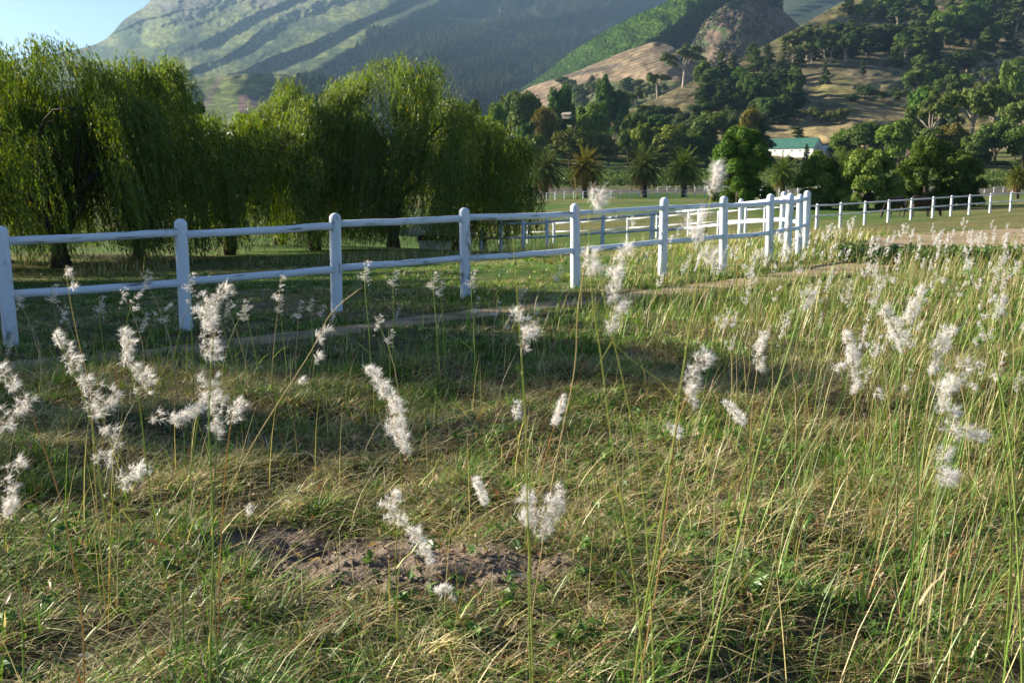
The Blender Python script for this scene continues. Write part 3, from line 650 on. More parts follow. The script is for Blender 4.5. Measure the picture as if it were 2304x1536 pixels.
place(clumpy(31, 8.2, 3.1, 36000, (.04, .085, .014), (.13, .25, .034), .13, 'bright_conifer', nb=80, zlow=.02), 1665, 98, 'bright green upright conifer standing behind the ring fence', 'conifer')
# willow prototypes ---------------------------------------------------------
def willow(seed, H, Rr, n_anchor, n_strand, c1, c2, leaf=(.13, .03), wind=.2, name='weeping_willow', low_=.28, fork=6):
    random.seed(seed); rs = np.random.default_rng(seed); e = empty(name, (0, 0, 0)); lim = []
    anchors = []
    trs = [(random.uniform(-.3, .3), random.uniform(-.2, .2)) for _ in range(2 if H > 5 else 1)]
    for j in range(fork):
        a = j / fork * 6.28 + random.uniform(-.3, .3); r = Rr * random.uniform(.35, .62); b0 = Vector((trs[j % len(trs)][0], trs[j % len(trs)][1], H * .14))
        q = Vector((math.cos(a) * r, math.sin(a) * r * .8, H * random.uniform(.5, .68))); L1 = limb(b0, q, .17 * H / 7, .06, 5, .12, .5); lim.append(L1)
        for k in range(4):
            s0 = L1[0][random.randint(2, 5)]; a2 = a + random.uniform(-1.1, 1.1); r2 = Rr * random.uniform(.35, .85)
            q2 = Vector((math.cos(a2) * r2, math.sin(a2) * r2, H * random.uniform(.35, .76))); L2 = limb(s0, q2, .055, .018, 4, .2, .4); lim.append(L2)
    for (tx, ty) in trs: lim.append(limb((tx * .3, ty * .3, -.5), (tx, ty, H * .2), .26 * H / 7, .17 * H / 7, 3, 0, .3))
    trunk_mb(lim, 8).build('trunk', M['bark'], e, True)
    for i in range(n_anchor):
        a = rs.uniform(0, 6.28); u = rs.uniform(0, 1) ** .6; zt = math.sqrt(max(0, 1 - (u * .97) ** 2))
        z = H * (.30 + .66 * zt) * (1 if rs.uniform() < .6 else rs.uniform(.6, 1)); bump = 1 + .22 * (vn(np.array([math.cos(a) * 2 + 9]), np.array([math.sin(a) * 2 + seed]), seed)[0] - .5)
        bz = .80 + .34 * vn(np.array([math.cos(a) * Rr * u * .55 + 7]), np.array([math.sin(a) * Rr * u * .55 + seed]), seed + 3)[0]
        anchors.append((math.cos(a) * Rr * u * .85 * bump, math.sin(a) * Rr * u * .85 * bump, z * bz * (1 + .10 * (rs.uniform() - .6)), a))
    n = n_strand; A = np.array(anchors)[rs.integers(0, n_anchor, n)]
    tone_a = rs.uniform(0, 1, n_anchor)
    st = A[:, :3] + rs.normal(0, .26 * H / 7, (n, 3)) * np.array([1, 1, .7]); ang = A[:, 3] + rs.normal(0, .5, n)
    outw = rs.uniform(.15, .75, n) * H / 7; lift = rs.uniform(.0, .35, n) * H / 7
    rad_ = np.hypot(A[:, 0], A[:, 1]) / Rr; Ln = np.minimum(rs.uniform(.8, 3.2 + 2.6 * rad_, n) * H / 7, st[:, 2] - rs.uniform(.1, low_ * 2, n)); Ln = np.maximum(Ln, .3)
    ph = rs.uniform(0, 6.28, n)
    K = int(5.2 * H / 7 / .085 * .8)
    t = (np.arange(K)[None] + rs.uniform(0, 1, (n, 1))) / K
    dist = t * Ln[:, None]
    kx = 1 - np.exp(-dist / .45)
    X = st[:, 0:1] + np.cos(ang)[:, None] * outw[:, None] * kx + wind * dist ** 1.35 * .5 + .05 * np.sin(dist * 3 + ph[:, None])
    Y = st[:, 1:2] + np.sin(ang)[:, None] * outw[:, None] * kx + .05 * np.cos(dist * 2.6 + ph[:, None])
    Z = st[:, 2:3] + lift[:, None] * np.sin(np.minimum(dist / .5, 3.14)) - np.maximum(0, dist - .12)
    keep = (rs.uniform(0, 1, X.shape) < (1 - .3 * t) * np.clip(Ln[:, None] / 3, .35, 1)) & (dist < Ln[:, None]) & (Z > .12)
    P = np.stack([X, Y, Z], -1)[keep]; m_ = len(P)
    az = rs.uniform(0, 6.28, m_); dn = np.stack([np.cos(az) * .42 + wind, np.sin(az) * .42, -np.ones(m_)], -1); dn /= np.linalg.norm(dn, axis=1)[:, None]
    sd = np.cross(dn, rs.normal(0, 1, (m_, 3))); sd /= np.linalg.norm(sd, axis=1)[:, None]
    ln = leaf[0] * rs.uniform(.7, 1.35, m_)[:, None]; wd = leaf[1] * rs.uniform(.7, 1.3, m_)[:, None]
    V = np.stack([P, P + dn * ln * .45 - sd * wd * .5, P + dn * ln, P + dn * ln * .45 + sd * wd * .5], 1)
    C = mix3(c1, c2, np.clip(rs.uniform(0, 1, m_) * .6 + np.repeat(rs.uniform(0, .4, n)[:, None], K, 1)[keep], 0, 1))
    yl = rs.uniform(0, 1, m_) < .05; C[yl] = (.28, .22, .03)
    mesh_np('crown', V.reshape(-1, 3), np.arange(m_ * 4), np.full(m_, 4), M['willow'], e, np.repeat(C, 4, 0)); return e
W1 = ((.03, .056, .007), (.20, .285, .048))
wA = willow(101, 7.2, 3.9, 62, 3300, *W1)
wB = willow(102, 7.0, 3.8, 56, 3200, *W1, fork=5)
wC = willow(103, 5.2, 3.1, 46, 2600, *W1, fork=5)
def wplace(e, px, Y, top, wfac, rz, label, first=True):
    o = e if first else copy_tree(e); p = at(px, 400, Y); x = float(p[0]); z = g1(x, Y); zt = float(at(px, top, Y)[2])
    h0 = {'A': 7.1, 'B': 6.9, 'C': 5.1}[{id(wA): 'A', id(wB): 'B', id(wC): 'C'}[id(e)]]
    s = (zt - z) / h0; o.location = (x, Y, z); o.scale = (s * wfac, s * wfac, s); o.rotation_euler = (0, 0, rz); tag(o, label, 'willow tree', 'weeping willows along the paddock'); return o
wplace(wA, 110, 28, 78, 1.0, 0.3, 'tallest left willow with arching wind blown top strands')
wplace(wB, 300, 30, 125, .95, 2.2, 'second willow from the left with a dark curtain of strands')
wplace(wC, 505, 33, 225, 1.0, 1.0, 'low willow filling the gap between the two big groups')
wplace(wB, 700, 35, 175, .92, 4.0, 'willow with pale lit top left of the highest one', False)
wplace(wA, 890, 37, 128, .98, 3.4, 'highest willow in the middle bending right at its top', False)
wplace(wC, 1030, 40, 225, 1.0, 2.5, 'right end willow whose strands hang over the far fence', False)
wplace(wC, 1088, 43, 290, .75, 4.5, 'small willow beside the right end willow', False)
wplace(wB, -60, 31, 120, 1, 1.1, 'willow cut by the left edge of the picture', False)
wplace(wC, 620, 42, 260, 1.1, 5.5, 'willow set back behind the middle of the row', False)
# trees just outside the left edge, whose shade falls across the near fence
for (x, y, s, rz, e, lb) in ((-14.4, 12.6, 1.0, .4, wA, 'willow outside the left edge nearest the track'), (-16.5, 18.0, 1.1, 1.9, wB, 'willow outside the left edge beside the ring fence'), (-19, 23.5, 1.1, 3.0, wA, 'willow outside the left edge farther back')):
    o = copy_tree(e); o.location = (x, y, g1(x, y)); o.scale = (s, s, s); o.rotation_euler = (0, 0, rz); tag(o, lb, 'willow tree', 'weeping willows along the paddock')
# feathery bushes right
fb = [(1850, 97, 5.0, 2.4, (.09, .14, .025), (.19, .27, .06), 2400, 'feathery pale green bush left of the horses'), (1955, 93, 5.4, 2.7, (.10, .155, .03), (.22, .30, .07), 2600, 'largest feathery yellow green bush behind the far fence'),
      (2085, 98, 6.4, 2.9, (.055, .09, .018), (.12, .18, .035), 2200, 'dark green bush behind the two horses'), (2165, 100, 5.2, 2.3, (.06, .1, .018), (.14, .2, .04), 1900, 'drooping green bush right of the horses')]
for i, (px, Y, H, Rr, c1, c2, n, lb) in enumerate(fb):
    e = clumpy(120 + i, H, Rr * 1.12, n * 8, c1, c2, .15, 'feathery_bush', nb=70, zlow=.0); place(e, px, Y, lb, 'bush', i)

# ------------------------------------------------------------------ palms
def palm(seed):
    random.seed(seed); rs = np.random.default_rng(seed); e = empty('palm_tree', (0, 0, 0)); b = MB()
    P = [(0, 0, -.3), (0, 0, 1.0), (.03, 0, 2.0), (.05, 0, 3.0), (.05, 0, 3.7)]; b.tube(P, [.42, .36, .34, .4, .45], 10)
    for i in range(26):
        a = i * 2.4; z = .6 + i * .11; b.box((math.cos(a) * .38, math.sin(a) * .38, z), (.16, .16, .12), a)
    b.build('trunk', M['bark'], e)
    Vs = []; Cs = []
    nf = 92
    for i in range(nf):
        a = i * 2.39996 + rs.uniform(-.1, .1); el = 1.5 - 2.15 * (i / nf) ** .8; Lf = 3.3 * rs.uniform(.85, 1.08)
        dead = i > nf * .8
        q = np.array([0.05, 0, 3.7]); v = np.array([math.cos(a) * math.cos(el), math.sin(a) * math.cos(el), math.sin(el)]); K = 22
        side = np.array([-math.sin(a), math.cos(a), 0])
        for k in range(K):
            step = Lf / K; q2 = q + v * step; lw = .40 * math.sin(min(1, (k + 1.5) / K * 1.1) * 2.7) + .06
            for sgn in (-1, 1):
                tip = q + side * sgn * lw + v * lw * .7 + np.array([0, 0, -.12 - .1 * rs.uniform()]) * lw * 2
                wv = v * .055; Vs.append([q - wv, q + wv * 1.2, tip + wv * .2, tip - wv * .2]); Cs.append(((.05, .08, .02), (.09, .12, .035))[rs.integers(2)] if not dead else (.17, .12, .05))
            n_ = np.cross(v, side) * .03
            Vs.append([q - n_, q + n_, q2 + n_, q2 - n_]); Cs.append((.09, .1, .04))
            q = q2; v = v + np.array([0, 0, -.07 * (1 - .2 * k / K)]); v /= np.linalg.norm(v)
    V = np.array(Vs).reshape(-1, 3); n = len(Vs)
    mesh_np('crown', V, np.arange(n * 4), np.full(n, 4), M['tree'], e, np.repeat(np.array(Cs), 4, 0)); return e
pp = [palm(1), palm(2)]; used_p = [0, 0]
for i, (px, top, Y, t, lb, rz) in enumerate(((1228, 330, 172, G, 'leftmost palm half hidden by the bush', 0), (1316, 322, 170, (1.9, 1.3, .7), 'golden yellow palm second from the left', 1),
        (1450, 322, 170, G, 'dark green palm third from the left', 2), (1540, 324, 170, LG, 'green palm fourth from the left', 3), (1762, 345, 150, LG, 'palm right of the bright green conifer', 4),
        (1893, 326, 190, (1.6, 1.6, 1.2), 'palm with pale fronds above the feathery bush', 5), (1958, 343, 195, LG, 'palm top peeking over the largest feathery bush', 1.5), (2292, 362, 150, (1.4, 1.2, .8), 'yellowing palm at the right edge', 2.4))):
    k = i % 2; o = pp[k] if not used_p[k] else copy_tree(pp[k]); used_p[k] = 1
    x = float(at(px, 400, Y)[0]); z = g1(x, Y); zt = float(at(px, top, Y)[2]); s = (zt - z) / 6.9
    o.location = (x, Y, z); o.scale = (s * .98, s * .98, s); o.rotation_euler = (0, 0, rz); tag(o, lb, 'palm tree', 'palms beyond the paddock')
    for ch in o.children: ch.color = (*t, 1) if ch.name.startswith('crown') else (1, 1, 1, 1)

# ------------------------------------------------------------------ vineyard rows behind the palms
for i in range(7):
    Y = 258 + i * 13; n = 9000 if i == 0 else 4500; x = rng.uniform(-14, 150, n) + 8; y = Y + rng.normal(0, .35, n); z0 = gz(x, y)
    z = z0 + rng.uniform(.3, 2.3, n) * (.85 + .3 * vn(x * .8, y, 3)); P = np.stack([x, y, z], -1)
    V = quads_at(P, np.tile([0, -.7, .7], (n, 1)), rng.uniform(.25, .5, n), 1.5, .8); C = mix3((.06, .11, .02), (.17, .24, .045), rng.uniform(0, 1, n))
    o = mesh_np('vine_row', V.reshape(-1, 3), np.arange(n * 4), np.full(n, 4), M['grass'], cols=np.repeat(C, 4, 0)); o.data.update()
    tag(o, ['front vine row facing the palms', 'second vine row behind the front row', 'third vine row behind the palms', 'fourth vine row behind the palms', 'fifth vine row behind the palms', 'sixth vine row behind the palms', 'hindmost vine row under the valley trees'][i], 'vine row', 'vine rows behind the palms')

# ------------------------------------------------------------------ fences
def post_mb(h, r, dome=True, k=14):
    b = MB(); P = [(0, 0, -.35), (0, 0, 0), (0, 0, h * .5), (0, 0, h - r * .95)]; rr = [r * 1.03, r * 1.02, r, r * .98]
    for q in (.35, .65, .85, .97, 1.0): P.append((0, 0, h - r * .95 + r * .95 * q)); rr.append(r * .98 * math.sqrt(max(0, 1 - q * q)) + .002)
    b.tube(P, rr, k); return b
postm = {}
def get_post(h, r, mat, k):
    key = (h, r, mat.name)
    if key not in postm:
        o = post_mb(h, r, True, k).build('post', mat, None, True); postm[key] = o; o['_u'] = 0; return o
    return postm[key]
def fence(name, pts, h, r, rails, rr, mat, label, k=14, lean=.0, closed=False, z_from=None):
    base = pts[0]; e = empty(name, base); tag(e, label, 'fence')
    tops = []
    for i, p in enumerate(pts):
        src = get_post(h, r, mat, k)
        o = src if src['_u'] == 0 else src.copy()
        if src['_u'] == 0: src['_u'] = 1
        else: col.objects.link(o)
        if '_u' in o and o is not src: del o['_u']
        o.parent = e; o.location = Vector(p) - Vector(base); o.rotation_euler = (random.uniform(-lean, lean), random.uniform(-lean, lean), random.uniform(0, 6.28)); o.scale = (1, 1, 1 + random.uniform(-.02, .02))
    for i in range(len(pts) - 1):
        a = Vector(pts[i]) - Vector(base); b_ = Vector(pts[i + 1]) - Vector(base)
        for zr in rails:
            m_ = MB(); A = a + Vector((0, 0, zr + random.uniform(-.015, .015) * (lean > 0))); B = b_ + Vector((0, 0, zr + random.uniform(-.015, .015) * (lean > 0)))
            d = (B - A).normalized(); A += d * r * .55; B -= d * r * .55; n = 7 if lean > 0 else 1
            P = [A.lerp(B, j / n) + Vector((0, 0, -.008 * math.sin(j / n * math.pi) + random.uniform(-.004, .004))) * (lean > 0) for j in range(n + 1)]
            q0 = random.uniform(.9, 1.05); q1 = random.uniform(.9, 1.05)
            m_.tube(P, [rr * (q0 + (q1 - q0) * j / n) for j in range(n + 1)], 10 if lean > 0 else 6); m_.build('rail', M['rail_paint'] if mat is M['paint'] else mat, e, True)
    return e
random.seed(77)
def on_g(L_):
    out = []
    for a in L_:
        p = at(*a); out.append((float(p[0]), float(p[1]), g1(p[0], p[1])))
    return out
n0 = P3(*NEAR[0]); n1_ = P3(*NEAR[1])
ext = [(n0[0] - 1.9 * k * .93, n0[1] - .75 * k + .12 * k * k, 0) for k in (2, 1)]
ring_near = [(a, b, g1(a, b)) for a, b, _ in ext] + on_g(NEAR)
M['paint_n'] = M['paint']
fence('ring_fence', ring_near + on_g(FAR_ARC), 1.2, .07, (1.055, .53), .043, M['paint'], 'worn white two rail pole fence curving round the riding ring', lean=.022)
fence('paddock_fence', on_g(F3), 1.2, .072, (1.1, .62), .038, M['paint_far'], 'white two rail paddock fence passing in front of the two horses', 8)
fence('far_fence', on_g(F4), 1.25, .075, (1.1, .6), .04, M['paint_far'], 'distant white fence curving below the palms', 6)
fence('road_fence', on_g(F5), 1.3, .09, (1.15, .6), .05, M['paint_far'], 'farthest white fence along the dirt road behind the palms', 6)

# ------------------------------------------------------------------ buildings
def house(name, loc, rz, Lx, Wy, eave, ridge, roofmat, label, nwin=5, door=None, gable_win=True, wm='white_wall'):
    e = empty(name, loc, rz); tag(e, label, 'building'); b = MB()
    x, y = Lx / 2, Wy / 2
    V = [(-x, -y, -1), (x, -y, -1), (x, y, -1), (-x, y, -1), (-x, -y, eave), (x, -y, eave), (x, y, eave), (-x, y, eave), (-x, 0, ridge - .15), (x, 0, ridge - .15)]
    b.add(V, [(0, 1, 5, 4), (2, 3, 7, 6), (1, 2, 6, 9, 5), (3, 0, 4, 8, 7)]); b.build('wall', M[wm], e)
    r = MB(); ov = .35; th = .12
    for s in (-1, 1):
        r.add([(-x - ov, s * (y + ov), eave - .25), (x + ov, s * (y + ov), eave - .25), (x + ov, 0, ridge), (-x - ov, 0, ridge),
               (-x - ov, s * (y + ov), eave - .25 + th), (x + ov, s * (y + ov), eave - .25 + th), (x + ov, 0, ridge + th), (-x - ov, 0, ridge + th)],
              [(0, 1, 2, 3), (4, 7, 6, 5), (0, 4, 5, 1), (0, 3, 7, 4), (1, 5, 6, 2)])
    for i in range(int(Lx / 1.2)):
        xx = -x + i * 1.2
        for s in (-1, 1): r.add([(xx, s * (y + ov), eave - .12), (xx + .08, s * (y + ov), eave - .12), (xx + .08, 0, ridge + th + .03), (xx, 0, ridge + th + .03)], [(0, 1, 2, 3)])
    r.build('roof', roofmat, e)
    for i in range(nwin):
        wx = -x + Lx * (i + .5) / nwin; m_ = MB(); m_.box((wx, -y - .02, eave * .72), (.8, .1, .6)); f = m_.build('window', M['white_wall'], e)
        g_ = MB(); g_.box((wx, -y - .05, eave * .72), (.64, .1, .46)); g_.build('pane', M['glass'], f)
    if gable_win:
        m_ = MB(); m_.box((x + .02, 0, eave + .6), (.1, .7, .9)); f = m_.build('window', M['white_wall'], e); g_ = MB(); g_.box((x + .05, 0, eave + .6), (.1, .5, .7)); g_.build('pane', M['glass'], f)
    if door:
        m_ = MB(); m_.box((door[0], -y - .03, 1.1), (door[1], .1, 2.2)); m_.build('door', M['door'], e)
    return e
def bplace(px, row, Y):
    p = at(px, row, Y); return (float(p[0]), float(p[1]), float(p[2]))
house('barn', bplace(1782, 356, 430), R(-42), 23, 9, 4.2, 8.2, M['green_roof'], 'long white barn with green metal roof among the trees', 6)
house('barn_annex', bplace(1853, 356, 424), R(40), 6, 5, 3.0, 5.0, M['white_wall'], 'small white gabled annex with brown door beside the barn', 1, (1.4, 1.8), False)
house('farmhouse', bplace(1276, 262, 418), R(-30), 3.4, 2.6, .8, 1.5, M['tan_wall'], 'small pale tan farmhouse under the tan ploughed slope', 2, None, False, 'tan_wall')
def hb(px, row): p = hillR.pt(px, row); return (float(p[0]), float(p[1]), float(p[2]))
house('hill_hut', hb(1676, 165), R(-20), 3.5, 3, 3.0, 4.0, M['white_wall'], 'tiny white hut among the ridge pines', 1)
house('hill_shed', hb(1793, 118), R(-20), 2.6, 2.6, 3.0, 3.6, M['white_wall'], 'tiny white shed on the upper hill belt', 1)
house('shelter', (float(at(985, 400, 39)[0]), 39, g1(-2.9, 39)), R(-8), 1.3, 1.1, .85, 1.15, M['white_wall'], 'small white shelter glimpsed under the hanging willow strands', 2, (.9, .5))
house('white_outbuilding', (float(at(505, 400, 75)[0]), 75, g1(-20, 75)), R(-25), 5, 4, 4.0, 6.0, M['white_wall'], 'white building glimpsed through the gap between the willows', 1)

# ------------------------------------------------------------------ horses
def horse(loc, rz, label, s=1):
    e = empty('horse', loc, rz); e.scale = (s, s, s); tag(e, label, 'horse', 'grazing horses')
    J = {'rump': (-.62, 0, 1.28, .27, .31), 'pel': (-.42, 0, 1.22, .29, .35), 'bel': (0, 0, 1.16, .29, .34), 'che': (.42, 0, 1.14, .27, .36), 'sho': (.62, 0, 1.2, .19, .29),
         'n1': (.85, 0, 1.05, .12, .2), 'n2': (1.12, 0, .72, .09, .15), 'n3': (1.3, 0, .48, .085, .12), 'h1': (1.36, 0, .34, .10, .12), 'h2': (1.38, 0, .16, .07, .08), 'h3': (1.38, 0, .03, .055, .06), 'tail': (-.82, 0, 1.2, .05, .06)}
    E = [('pel', 'rump'), ('pel', 'bel'), ('bel', 'che'), ('che', 'sho'), ('sho', 'n1'), ('n1', 'n2'), ('n2', 'n3'), ('n3', 'h1'), ('h1', 'h2'), ('h2', 'h3')]
    del J['tail']
    for s_, nm in ((-1, 'L'), (1, 'R')):
        o = .08 * s_
        J['fa' + nm] = (.5 + o, .14 * s_, .9, .11, .13); J['fb' + nm] = (.5 + o, .14 * s_, .5, .055, .06); J['fc' + nm] = (.52 + o, .14 * s_, .16, .04, .045); J['fd' + nm] = (.56 + o, .14 * s_, .02, .055, .06)
        J['ha' + nm] = (-.5 - o, .15 * s_, .88, .13, .17); J['hb' + nm] = (-.66 - o, .15 * s_, .55, .06, .075); J['hc' + nm] = (-.6 - o, .15 * s_, .16, .042, .045); J['hd' + nm] = (-.56 - o, .15 * s_, .02, .055, .06)
        J['ear' + nm] = (1.33, .06 * s_, .42, .03, .03); J['er2' + nm] = (1.24, .09 * s_, .50, .012, .012)
        E += [('che', 'fa' + nm), ('fa' + nm, 'fb' + nm), ('fb' + nm, 'fc' + nm), ('fc' + nm, 'fd' + nm), ('pel', 'ha' + nm), ('ha' + nm, 'hb' + nm), ('hb' + nm, 'hc' + nm), ('hc' + nm, 'hd' + nm), ('h1', 'er2' + nm)]
        del J['ear' + nm]
    ks = list(J); me = bpy.data.meshes.new('body'); me.from_pydata([J[k][:3] for k in ks], [(ks.index(a), ks.index(b)) for a, b in E], [])
    o = bpy.data.objects.new('body', me); col.objects.link(o); o.parent = e; me.materials.append(M['horse'])
    mod = o.modifiers.new('s', 'SKIN'); sv = me.skin_vertices[0].data
    for i, k in enumerate(ks): sv[i].radius = (J[k][3], J[k][4])
    sv[ks.index('pel')].use_root = True
    mod.use_smooth_shade = True; o.modifiers.new('u', 'SUBSURF').levels = 2; o.modifiers['u'].render_levels = 2
    b = MB(); b.tube([(-.8, 0, 1.36), (-.95, 0, 1.2), (-.99, 0, .85), (-.97, .02, .45)], [.04, .07, .08, .03], 8); b.build('tail', M['mane'], e, True)
    b = MB(); b.tube([(.62, 0, 1.46), (.86, 0, 1.24), (1.12, 0, .9), (1.32, 0, .55)], [.03, .06, .055, .03], 6); b.build('mane', M['mane'], e, True)
    return e
for px, Y, rz, lb in ((2020, 74, R(205), 'dark brown horse grazing, the left one of the pair'), (2076, 72, R(-12), 'dark brown horse grazing, the right one of the pair')):
    x = float(at(px, 400, Y)[0]); horse((x, Y, g1(x, Y)), rz, lb, 1.0)

# ------------------------------------------------------------------ grass masses
def blades(x, y, h, wd, az, lean, curl, C, segs=3, zoff=-.01, z=None):
    n = len(x); z0 = (gz(x, y) if z is None else z) + zoff
    dx = np.cos(az); dy = np.sin(az); sx = -dy; sy = dx; V = np.empty((n, segs * 2 + 1, 3))
    for i in range(segs + 1):
        t = i / segs; bend = lean * t + curl * t * t; zz = z0 + h * (t - .35 * np.minimum(np.abs(bend), 1.6) * t); hx = h * bend
        ww = wd * (1 - t ** 1.6) * .5
        tw = .5 * t
        px_ = x + dx * hx; py_ = y + dy * hx
        if i < segs:
            V[:, 2 * i] = np.stack([px_ - sx * ww, py_ - sy * ww, zz], -1); V[:, 2 * i + 1] = np.stack([px_ + sx * ww, py_ + sy * ww, zz], -1)
        else: V[:, 2 * i] = np.stack([px_, py_, zz], -1)
    k = segs * 2 + 1; b = (np.arange(n) * k)[:, None]; fs = []
    for i in range(segs - 1):
        f = np.array([2 * i, 2 * i + 1, 2 * i + 3, 2 * i + 2]); fs.append(b + f[None])
    quad = np.stack(fs, 1).reshape(n, -1); tri = b + np.array([2 * segs - 2, 2 * segs - 1, 2 * segs])[None]
    flat = np.concatenate([quad, tri], 1).ravel(); cnt = np.tile([4] * (segs - 1) + [3], n)
    return V.reshape(-1, 3), flat, cnt, np.repeat(C, k, 0)
def build_blades(name, parts, mat, label, cat):
    V = []; Fl = []; Ct = []; Cc = []; o = 0
    for v, f, c, q in parts: V.append(v); Fl.append(f + o); Ct.append(c); Cc.append(q); o += len(v)
    return tag(mesh_np(name, np.concatenate(V), np.concatenate(Fl), np.concatenate(Ct), mat, cols=np.concatenate(Cc)), label, cat, kind='stuff')
PAL = np.array([(.07, .165, .022), (.12, .255, .032), (.19, .34, .05), (.28, .29, .08), (.55, .46, .22), (.68, .60, .36), (.22, .14, .065), (.36, .13, .05)])
def pick(n, pr): return PAL[rng.choice(len(PAL), n, p=np.array(pr) / np.sum(pr))] * rng.uniform(.5, 1.35, (n, 1))
def wedge(n, y0, y1, margin=.4, fx=.56):
    """uniform points of the view wedge between depths y0..y1"""
    y = np.sqrt(rng.uniform((y0) ** 2, y1 ** 2, n)); x = rng.uniform(-1, 1, n) * (y * fx + margin); return x, y
parts = []
def turf(n_cl, per, y0, y1, hmean, wd, green=.5, clr=.05, skip_track=True, seedo=0):
    cx, cy = wedge(n_cl, y0, y1)
    k = bare(cx, cy) < .25
    if skip_track: k &= track_mask(cx, cy) < (.2 + .45 * rng.uniform(-1, 1, len(cx)) ** 3 + .4 * (vn(cx * 1.5, cy * 1.5, 77) - .5) + .9 * (rng.uniform(0, 1, len(cx)) < .12))
    g = fbm(cx * .9, cy * .9, 200, 3); k &= rng.uniform(0, 1, len(cx)) < sstep(.3, .56, g)*.88+.12
    cx, cy, g = cx[k], cy[k], g[k]; m_ = len(cx); n = m_ * per; idx = np.repeat(np.arange(m_), per)
    gr = np.clip(green + (fbm(cx * 1.7, cy * 1.7, 210, 3) - .5) * 3.4 + rng.normal(0, .18, m_), 0, 1)[idx]
    hh = (hmean * (.35 + 1.3 * fbm(cx * 2.1, cy * 2.1, 220, 3)) * rng.uniform(.6, 1.5, m_))[idx] * rng.uniform(.45, 1.25, n)
    a = rng.uniform(0, 6.28, n); r = rng.uniform(0, 1, n) * clr * (1 + hmean * 4); x = cx[idx] + np.cos(a) * r; y = cy[idx] + np.sin(a) * r
    az = a + rng.normal(0, .6, n); isg = rng.uniform(0, 1, n) < gr
    C = np.where(isg[:, None], pick(n, [3, 4, 2.5, 1, .3, 0, .1, .05]), pick(n, [.3, .6, 1, 2.2, 3.4, 2.4, 1.2, .2])); C = C * ((.55 + .8 * rng.uniform(0, 1, m_)) * (.62 + .8 * fbm(cx * 2.3, cy * 2.3, 230, 2)))[idx][:, None]
    lean = np.where(isg, rng.uniform(.0, .35, n) + r * 7, rng.uniform(.2, 1.3, n) + r * 5); curl = rng.uniform(0, .9, n) * np.where(isg, 1, 1.3)
    w_ = wd * rng.uniform(.6, 1.3, n); parts.append(blades(x, y, hh, w_, az, lean, curl, C))
turf(3600, 26, 2.0, 5.0, .075, .0058, .54, .055)
turf(6200, 22, 5.0, 9.0, .08, .0078, .46, .06)
turf(9000, 14, 9.0, 16, .075, .0115, .58)
turf(8000, 11, 16, 32, .075, .019, .66)
build_blades('grass', parts, M['grass'], 'short rough turf of green and dry blades', 'grass')
# litter of dry thatch lying flat
n = 34000; x, y = wedge(n, 2.1, 8); k = rng.uniform(0, 1, n) > bare(x, y) * .93; x, y = x[k], y[k]; n = len(x)
parts = [blades(x, y, rng.uniform(.05, .16, n), rng.uniform(.0022, .0042, n), rng.uniform(0, 6.28, n), rng.uniform(1.3, 1.9, n), rng.uniform(-.3, .4, n), pick(n, [.1, .2, .4, 1, 4, 3, 3, .5]) * (.4 + 1.1 * fbm(x * 2, y * 2, 250, 2))[:, None], 3, .012)]
build_blades('dry_thatch', parts, M['grass'], 'flattened dry straw lying between the living grass', 'dry grass')
# tall loose grass: blades and seed stems without plumes
def tall(n, fx0, fx1, y0, y1, h0, h1, wd, pr, leanr=(.0, .35), curlr=(0, .6), zone=None):
    y = np.sqrt(rng.uniform(y0 ** 2, y1 ** 2, n)); x = rng.uniform(fx0, fx1, n) * y
    k = (track_mask(x, y) < .1) & ((bare(x, y) < .3) | (rng.uniform(0, 1, n) < .06))
    if zone is not None: k &= zone(x, y)
    x, y = x[k], y[k]; n = len(x); return blades(x, y, rng.uniform(h0, h1, n), wd * rng.uniform(.6, 1.3, n), rng.normal(0, 1.5, n), rng.uniform(*leanr, n), rng.uniform(*curlr, n), pick(n, pr), 4)
rt = lambda x, y: rng.uniform(0, 1, len(x)) < sstep(.04, .30, x / y + (fbm(x, y, 240, 2) - .5) * .3)
GR = [2, 3, 3, 2, 2, 1, .6, .3]; DRY = [.2, .5, 1, 2, 4, 3, 1.2, .5]
rn = lambda x, y: rng.uniform(0, 1, len(x)) < sstep(.13, .42, x / y + (fbm(x, y, 240, 2) - .5) * .3)
parts = [tall(7500, .02, .6, 8.5, 19, .18, .5, .007, [1, 2, 3.5, 2, 2.5, 1.5, .6, .2], zone=rt), tall(1500, .1, .6, 4.5, 9, .18, .55, .0045, GR, zone=rn), tall(6000, .1, .6, 16, 30, .22, .5, .014, [.6, 1, 2.5, 2, 4, 3, .5, .1], zone=rt),
         tall(220, .16, .58, 2.5, 4.5, .25, .6, .0042, GR, (.0, .3), (.0, .5)), tall(300, -.55, .3, 2.4, 5.5, .15, .36, .0045, GR, (.1, .7), (0, .8)),
         tall(1500, -.56, .1, 7.4, 9.6, .12, .36, .006, [3, 3, 2, 1, 2, 1, .5, .1]), tall(420, -.56, .5, 4, 8, .25, .5, .0028, DRY, (0, .3), (0, .3)), tall(110, -.5, .5, 2.6, 5, .35, .7, .003, DRY, (0, .35), (0, .25)),
         tall(1800, -.1, .3, 9.5, 14, .12, .34, .007, GR), tall(320, .36, .58, 2.5, 6, .35, .8, .0045, GR, (0, .3), (0, .4)), tall(1500, -.56, .56, 2.1, 5.5, .05, .14, .011, [4, 4, 3, 1, .6, .3, .6, .4], (.1, .9), (0, 1.0)), tall(5000, -.5, .05, 24, 29.5, .15, .55, .014, [1, 1, 1.5, 2, 4, 2, 3, .5], zone=lambda x, y: fbm(x * .6, y * .6, 260, 2) > .5)]
build_blades('tall_grass', parts, M['grass'], 'tall loose grass blades and bare seed stems', 'tall grass')
